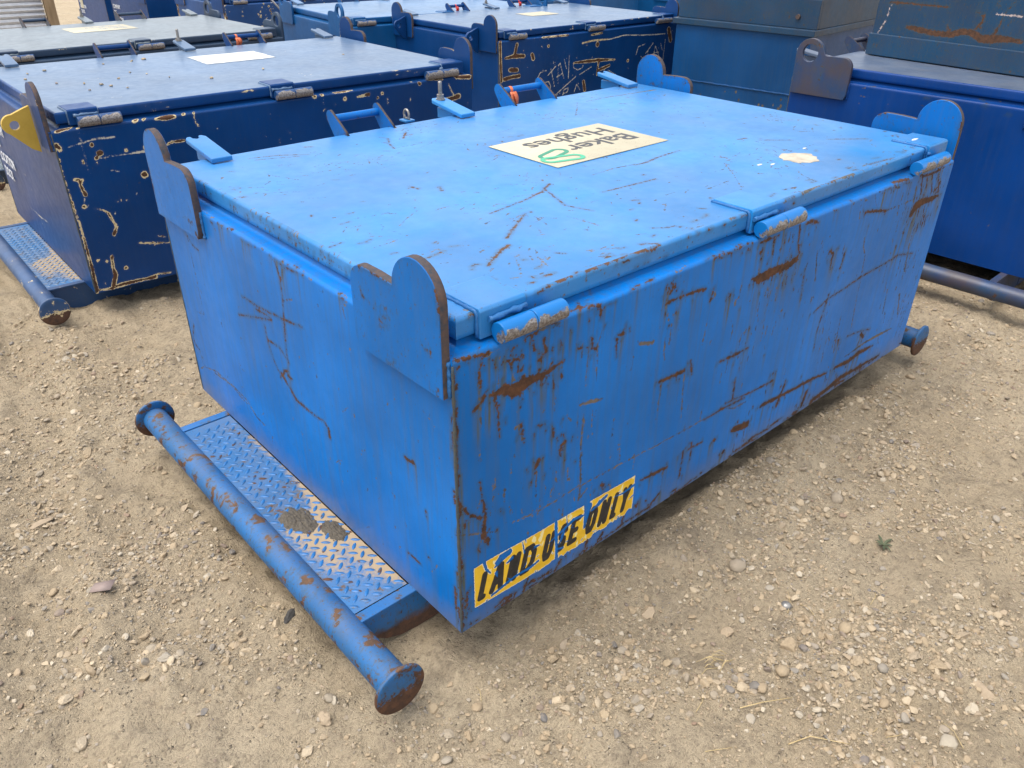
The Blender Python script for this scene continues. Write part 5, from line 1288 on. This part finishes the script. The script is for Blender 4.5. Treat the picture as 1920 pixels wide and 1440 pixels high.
binQ, lidQ = container('mid blue skid bin showing only its near edge behind the graffiti bin lid', (6.55, 7.15, -0.20), 0.0,
                       (M['mid'], M['mid_lid_sheen'], M['navy_tube'], M['mid']), 0.05, 0.05, None, None, None, seed=13, **rb(161, 30, 10))
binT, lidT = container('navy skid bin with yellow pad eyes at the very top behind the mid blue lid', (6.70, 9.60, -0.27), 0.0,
                       (M['navy'], M['navy_lid_sheen'], M['navy_tube'], M['navy']), 0.05, 0.03, None, None, None, seed=14, **rb(171, 60, 10))

binQ2, lidQ2 = container('mid blue skid bin filling the gap between graffiti bin and stacked boxes', (9.25, 6.75, -0.20), 0.0,
                       (M['mid'], M['mid_lid_sheen'], M['navy_tube'], M['mid']), 0.05, 0.05, None, None, None, seed=18, **rb(191, 30, 10))
# pad eyes welded square to the lugs
def pad_eye(root, fx, y, mat, label=None):
    x0, sg = (-0.027, -1) if fx == 0 else (L0 + 0.027, 1)
    pts = [(0, 0.680), (0.035, 0.700), (0.105, 0.775)] + [(0.085 + 0.045 * math.cos(a), 0.815 + 0.045 * math.sin(a)) for a in np.linspace(R(-40), R(95), 9)] + [(0.03, 0.880), (0, 0.890)]
    mb = MB()
    mb.prism(pts, lambda a, z, t: (x0 + sg * a, t, z), y - 0.011, y + 0.011, 0, hole=circle(0.078, 0.812, 0.021, 16))
    o = mb.build('pad_eye', mat, root, bevel=0.001, seg=1)
    if label: o['label'] = label
pad_eye(binB, 0, 0.165, M['yellow'], 'mustard yellow pad eye')
pad_eye(binB, 0, W0 - 0.165, M['navy'])
pad_eye(binF, 0, 0.250, M['navy']); pad_eye(binF, 0, W0 - 0.250, M['navy'])
pad_eye(binT, 0, 0.165, M['yellow'])

# stencils and stickers on them
def stencil(root, rows, y=1.53, z=0.545, s=0.085, dz=0.090):
    for i, t in enumerate(rows):
        text_mesh('stencil_lettering', t, s, M['stencil'], root, frame4((-0.0062, y - 0.01 * i, z - dz * i), (0, -1, 0), (0, 0, 1)), bold=0.0012, xs=0.80)
for rt_ in (binB, binD2, binD1):
    stencil(rt_, ('COMPANY', 'RIG', 'LOCATION', 'DOCK'))
mb = MB(); mb.box(-0.007, -0.005, 1.30, 1.46, 0.36, 0.78); tag(mb.build('torn_label', M['cream'], binD1), 'torn cream label')
def lid_sticker(root, x0, x1, y0, y1, mat, lines, seed):
    rr = random.Random(seed)
    pts = []
    c = [(x0, y0), (x1, y0), (x1, y1), (x0, y1)]
    for i in range(4):
        a, b = c[i], c[(i + 1) % 4]
        for k in range(9):
            t = k / 9
            pts.append((a[0] + (b[0] - a[0]) * t + rr.uniform(-.006, .006), a[1] + (b[1] - a[1]) * t + rr.uniform(-.008, .008)))
    mb = MB(); mb.prism(pts, lambda a, b, t: (a, b, t), ZL + 0.0010, ZL + 0.0022, 0)
    s = mb.build('lid_sticker', mat, root)
    for k, (tx, dy) in enumerate(lines):
        text_mesh('lettering', tx, 0.11, M['inkpale'], s, frame4((x1 - 0.05, y0 + dy, ZL + 0.0026), (-1, 0, 0), (0, -1, 0)), bold=0.001, thick=0.0003)
    return s
lid_sticker(binB, 1.115, 1.555, 0.905, 1.24, M['white'], (), 3)
lid_sticker(binC, 0.902, 1.450, 0.87, 1.235, M['cream'], (('Baker', 0.17), ('Hughes', 0.29)), 4)
lid_sticker(binF, 1.10, 1.47, 0.77, 1.03, M['cream'], (), 5)
for nm, rt_, x, mt, lb in (('plastic_ribbon', binB, 1.62, M['orange'], 'orange ribbon wound on the handle of the navy bin lid'), ('plastic_ribbon', binF, 0.80, M['red'], 'red ribbon on the left handle of the graffiti bin lid'), ('plastic_ribbon', binF, 1.67, M['red'], 'red ribbon on the right handle of the graffiti bin lid')):
    ribbon(nm, mt, x, W0, lb, rt_.location, rt_.rotation_euler.z, ln=0.05)

# pebbles and crumbs lying on the navy lid
rs = random.Random(77)
peb = [(0.42, 0.62, .016), (0.30, 1.25, .012), (0.20, 1.20, .010), (0.63, 1.28, .011), (0.80, 1.30, .012), (0.88, 1.32, .015), (0.66, 0.90, .010), (0.55, 0.75, .010), (0.72, 0.80, .009), (0.45, 0.55, .010), (0.50, 0.45, .008), (0.36, 0.70, .009), (0.33, 0.50, .008), (0.95, 0.45, .010), (0.78, 0.62, .008), (0.25, 0.80, .009), (1.95, 0.75, .009), (0.15, 1.02, .009), (1.30, 0.55, .012)]
for i, (x, y, s) in enumerate(peb):
    o = bpy.data.objects.new('lid_pebble', stone_meshes[(i * 5) % 16]); COL.objects.link(o)
    o.matrix_world = Matrix.Translation(BASE['B']) @ Matrix.Rotation(-0.018, 4, 'Z') @ Matrix.Translation((x, y, ZL + 0.001 + s * 0.2)) @ Matrix.Rotation(rs.uniform(0, 6), 4, 'Z') @ Matrix.Diagonal((s, s, s, 1))
    tag(o, 'largest round pebble on the navy bin lid' if i == 0 else 'small dark crumb lying on the navy bin lid', 'pebble', None if i == 0 else 'crumbs on the navy lid')

# ---------------------------------------------------------------- stacked bins at right
gW = 1.35
M['teal'] = paint('plain_blue_paint', (0.001, 0.056, 0.180), rough=0.4, streak=1.2, spec=0.25)
def plain_bin(label, loc, rz, L, W, H, body, lidm, seam, seed, lid_h=0.05, skirt=0.0, key=None, name='steel_box', cat='steel box', weld=True, extra=()):
    root = tag(empty(name, loc, rz), label, cat, 'boxes stacked at right')
    def side(nm, org, ud, inw, ln, flip, mks, rs_):
        us = np.linspace(0, ln, max(2, int(ln / rs_))); vs = np.linspace(skirt, H, max(2, int((H - skirt) / rs_)))
        panel(nm, root, us, vs, lambda U, V: (org[0] + ud[0] * U + inw[0] * 0.004 * (fbm(U * 2, V * 2, seed, 3) - .5), org[1] + ud[1] * U + inw[1] * 0.004 * (fbm(U * 2, V * 2, seed, 3) - .5), V), body, mks, flip)
    mk = (marks(key) if key else []) + list(extra)
    side('end_panel', (0, 0), (0, 1), (1, 0), W, True, mk, 0.012 if mk else 0.2)
    side('end_panel', (L, 0), (0, 1), (-1, 0), W, False, [], 0.3)
    side('side_panel', (0, 0), (1, 0), (0, 1), L, False, [], 0.3)
    side('side_panel', (0, W), (1, 0), (0, -1), L, True, [], 0.3)
    if skirt:
        mb = MB()
        for (a, b, c, d) in ((-0.012, 0.03, -0.012, W + 0.012), (L - 0.03, L + 0.012, -0.012, W + 0.012), (0.031, L - 0.031, -0.011, 0.03), (0.031, L - 0.031, W - 0.03, W + 0.011)):
            mb.box(a, b, c, d, 0, skirt)
        mb.build('base_rail', lidm, root, bevel=0.004)
    rr = random.Random(seed)
    if weld:
        for zz in seam:
            mb = MB(); yy = np.linspace(0.005, W - 0.005, 60)
            mb.tube([(-0.001, y, zz + rr.uniform(-.002, .002)) for y in yy], [0.008 * rr.uniform(.75, 1.25) for _ in yy], 7)
            mb.build('weld_seam', body, root)
    mb = MB(); mb.box(-0.03, L + 0.03, -0.03, W + 0.03, H + 0.004, H + lid_h)
    mb.build('lid', lidm, root, bevel=0.005)
    mb = MB(); mb.box(0.01, L - 0.01, 0.01, W - 0.01, 0.004, 0.012); mb.build('floor_plate', M['dark'], root)
    return root
G0 = (5.92, 2.63, -0.25)
binG = plain_bin('plain blue steel bin with a horizontal weld seam, behind the royal blue bin', G0, 0.095, 2.4, gW, 0.945, M['teal'], M['grimy'], (0.46,), 15, lid_h=0.055, cat='steel bin', name='steel_bin',
                 extra=rnd_marks(181, 40, 0.1, 1.2, 0.15, 0.42, 's', (0.01, 0.05), (0.004, 0.012), (80, 100), 5))
boxG = plain_bin('brown stained dark steel box stacked on the plain blue bin', (5.955, 2.625, G0[2] + 1.002), 0.085, 2.2, gW + 0.01, 0.72, M['grimy'], M['grimy'], (0.25,), 16, skirt=0.23)
mb = MB(); mb.rings([[(-0.030, 0.17 + r_ * math.cos(a), 0.09 + r_ * math.sin(a)) for a in np.linspace(0, 2 * math.pi, 13)[:-1]] for r_ in (0.012, 0.02)] + [[(-0.010, 0.17 + 0.022 * math.cos(a), 0.09 + 0.022 * math.sin(a)) for a in np.linspace(0, 2 * math.pi, 13)[:-1]]], smooth=False)
mb.build('drain_plug', M['cut'], boxG)
boxI = plain_bin('weathered dark blue steel box with an orange rust band, stacked on the royal blue bin', (3.953 + 0.3 * 0.107, -0.2982, 0.875), -0.107, 2.0, 1.57, 1.0, M['grimy'], M['grimy'], (), 17, skirt=0.117, key='I_face')

# ---------------------------------------------------------------- far left corner of the yard
def sheet_stack(label, loc, rz):
    root = tag(empty('sheet_stack', loc, rz), label, 'sheet stack')
    n = 15
    for i in range(n):
        z0 = 0.14 + i * 0.075
        for q, (ya, yb, mt) in enumerate(((0.0, 1.05, M['grille_pale']), (1.05, 3.0, M['grille_dark']))):
            R_ = []
            for y in (ya, yb):
                R_.append([(-0.02 * math.cos(a), y, z0 + 0.0375 + 0.034 * a / math.pi) for a in np.linspace(-math.pi, math.pi, 9)])
            mb = MB(); mb.rings(R_, cap=False, closed=False); mb.rings([[(1.2, y, z0 + 0.003), (0.0, y, z0 + 0.003), (0.0, y, z0 + 0.072), (1.2, y, z0 + 0.072)] for y in (ya, yb)])
            mb.build('corrugated_sheet', mt, root)
    mb = MB(); mb.box(-0.06, 0.06, -0.16, -0.02, 0, 1.35); mb.build('timber_post', M['wood'], root, bevel=0.004)
    for y in (0.2, 1.4, 2.6):
        mb = MB(); mb.box(0.0, 1.2, y, y + 0.12, 0, 0.135); mb.build('bearer', M['wood'], root, bevel=0.004)
    return root
sheet_stack('stack of grey corrugated sheets partly wrapped in pale film at the far left', (2.75, 14.0, -0.55), math.pi / 2)
for i, (x, y, a, ln, lb) in enumerate(((1.05, 10.3, 0.05, 1.5, 'left pale timber board lying behind the slate bin'), (1.75, 10.5, -0.06, 1.0, 'right pale timber board lying behind the slate bin'))):
    o = MB(); o.box(0, ln, 0, 0.9, 0, 0.045)
    o = o.build('timber_board', M['plank'], None, bevel=0.003); o.location = (x, y, -0.43 + 0.62); o.rotation_euler = (0, 0, a)
    tag(o, lb, 'board', 'boards on a trestle')
tr = tag(empty('board_trestle', (0.95, 10.25, -0.44)), 'timber trestle under the pale boards', 'trestle')
for x in (0.15, 0.95, 1.65):
    mb = MB(); mb.box(x, x + 0.09, 0.05, 0.15, 0, 0.62); mb.box(x, x + 0.09, 0.8, 0.9, 0, 0.62); mb.build('trestle_leg', M['wood'], tr, bevel=0.003)
mb = MB(); mb.tube([(4.28, 9.55, 0.75), (4.5, 9.45, 0.45), (4.85, 9.4, 0.30), (5.1, 9.42, 0.25)], 0.012, 8)
tag(mb.build('wire_sling', M['wire'], None), 'thin wire sling hanging across the peeling bin', 'sling')
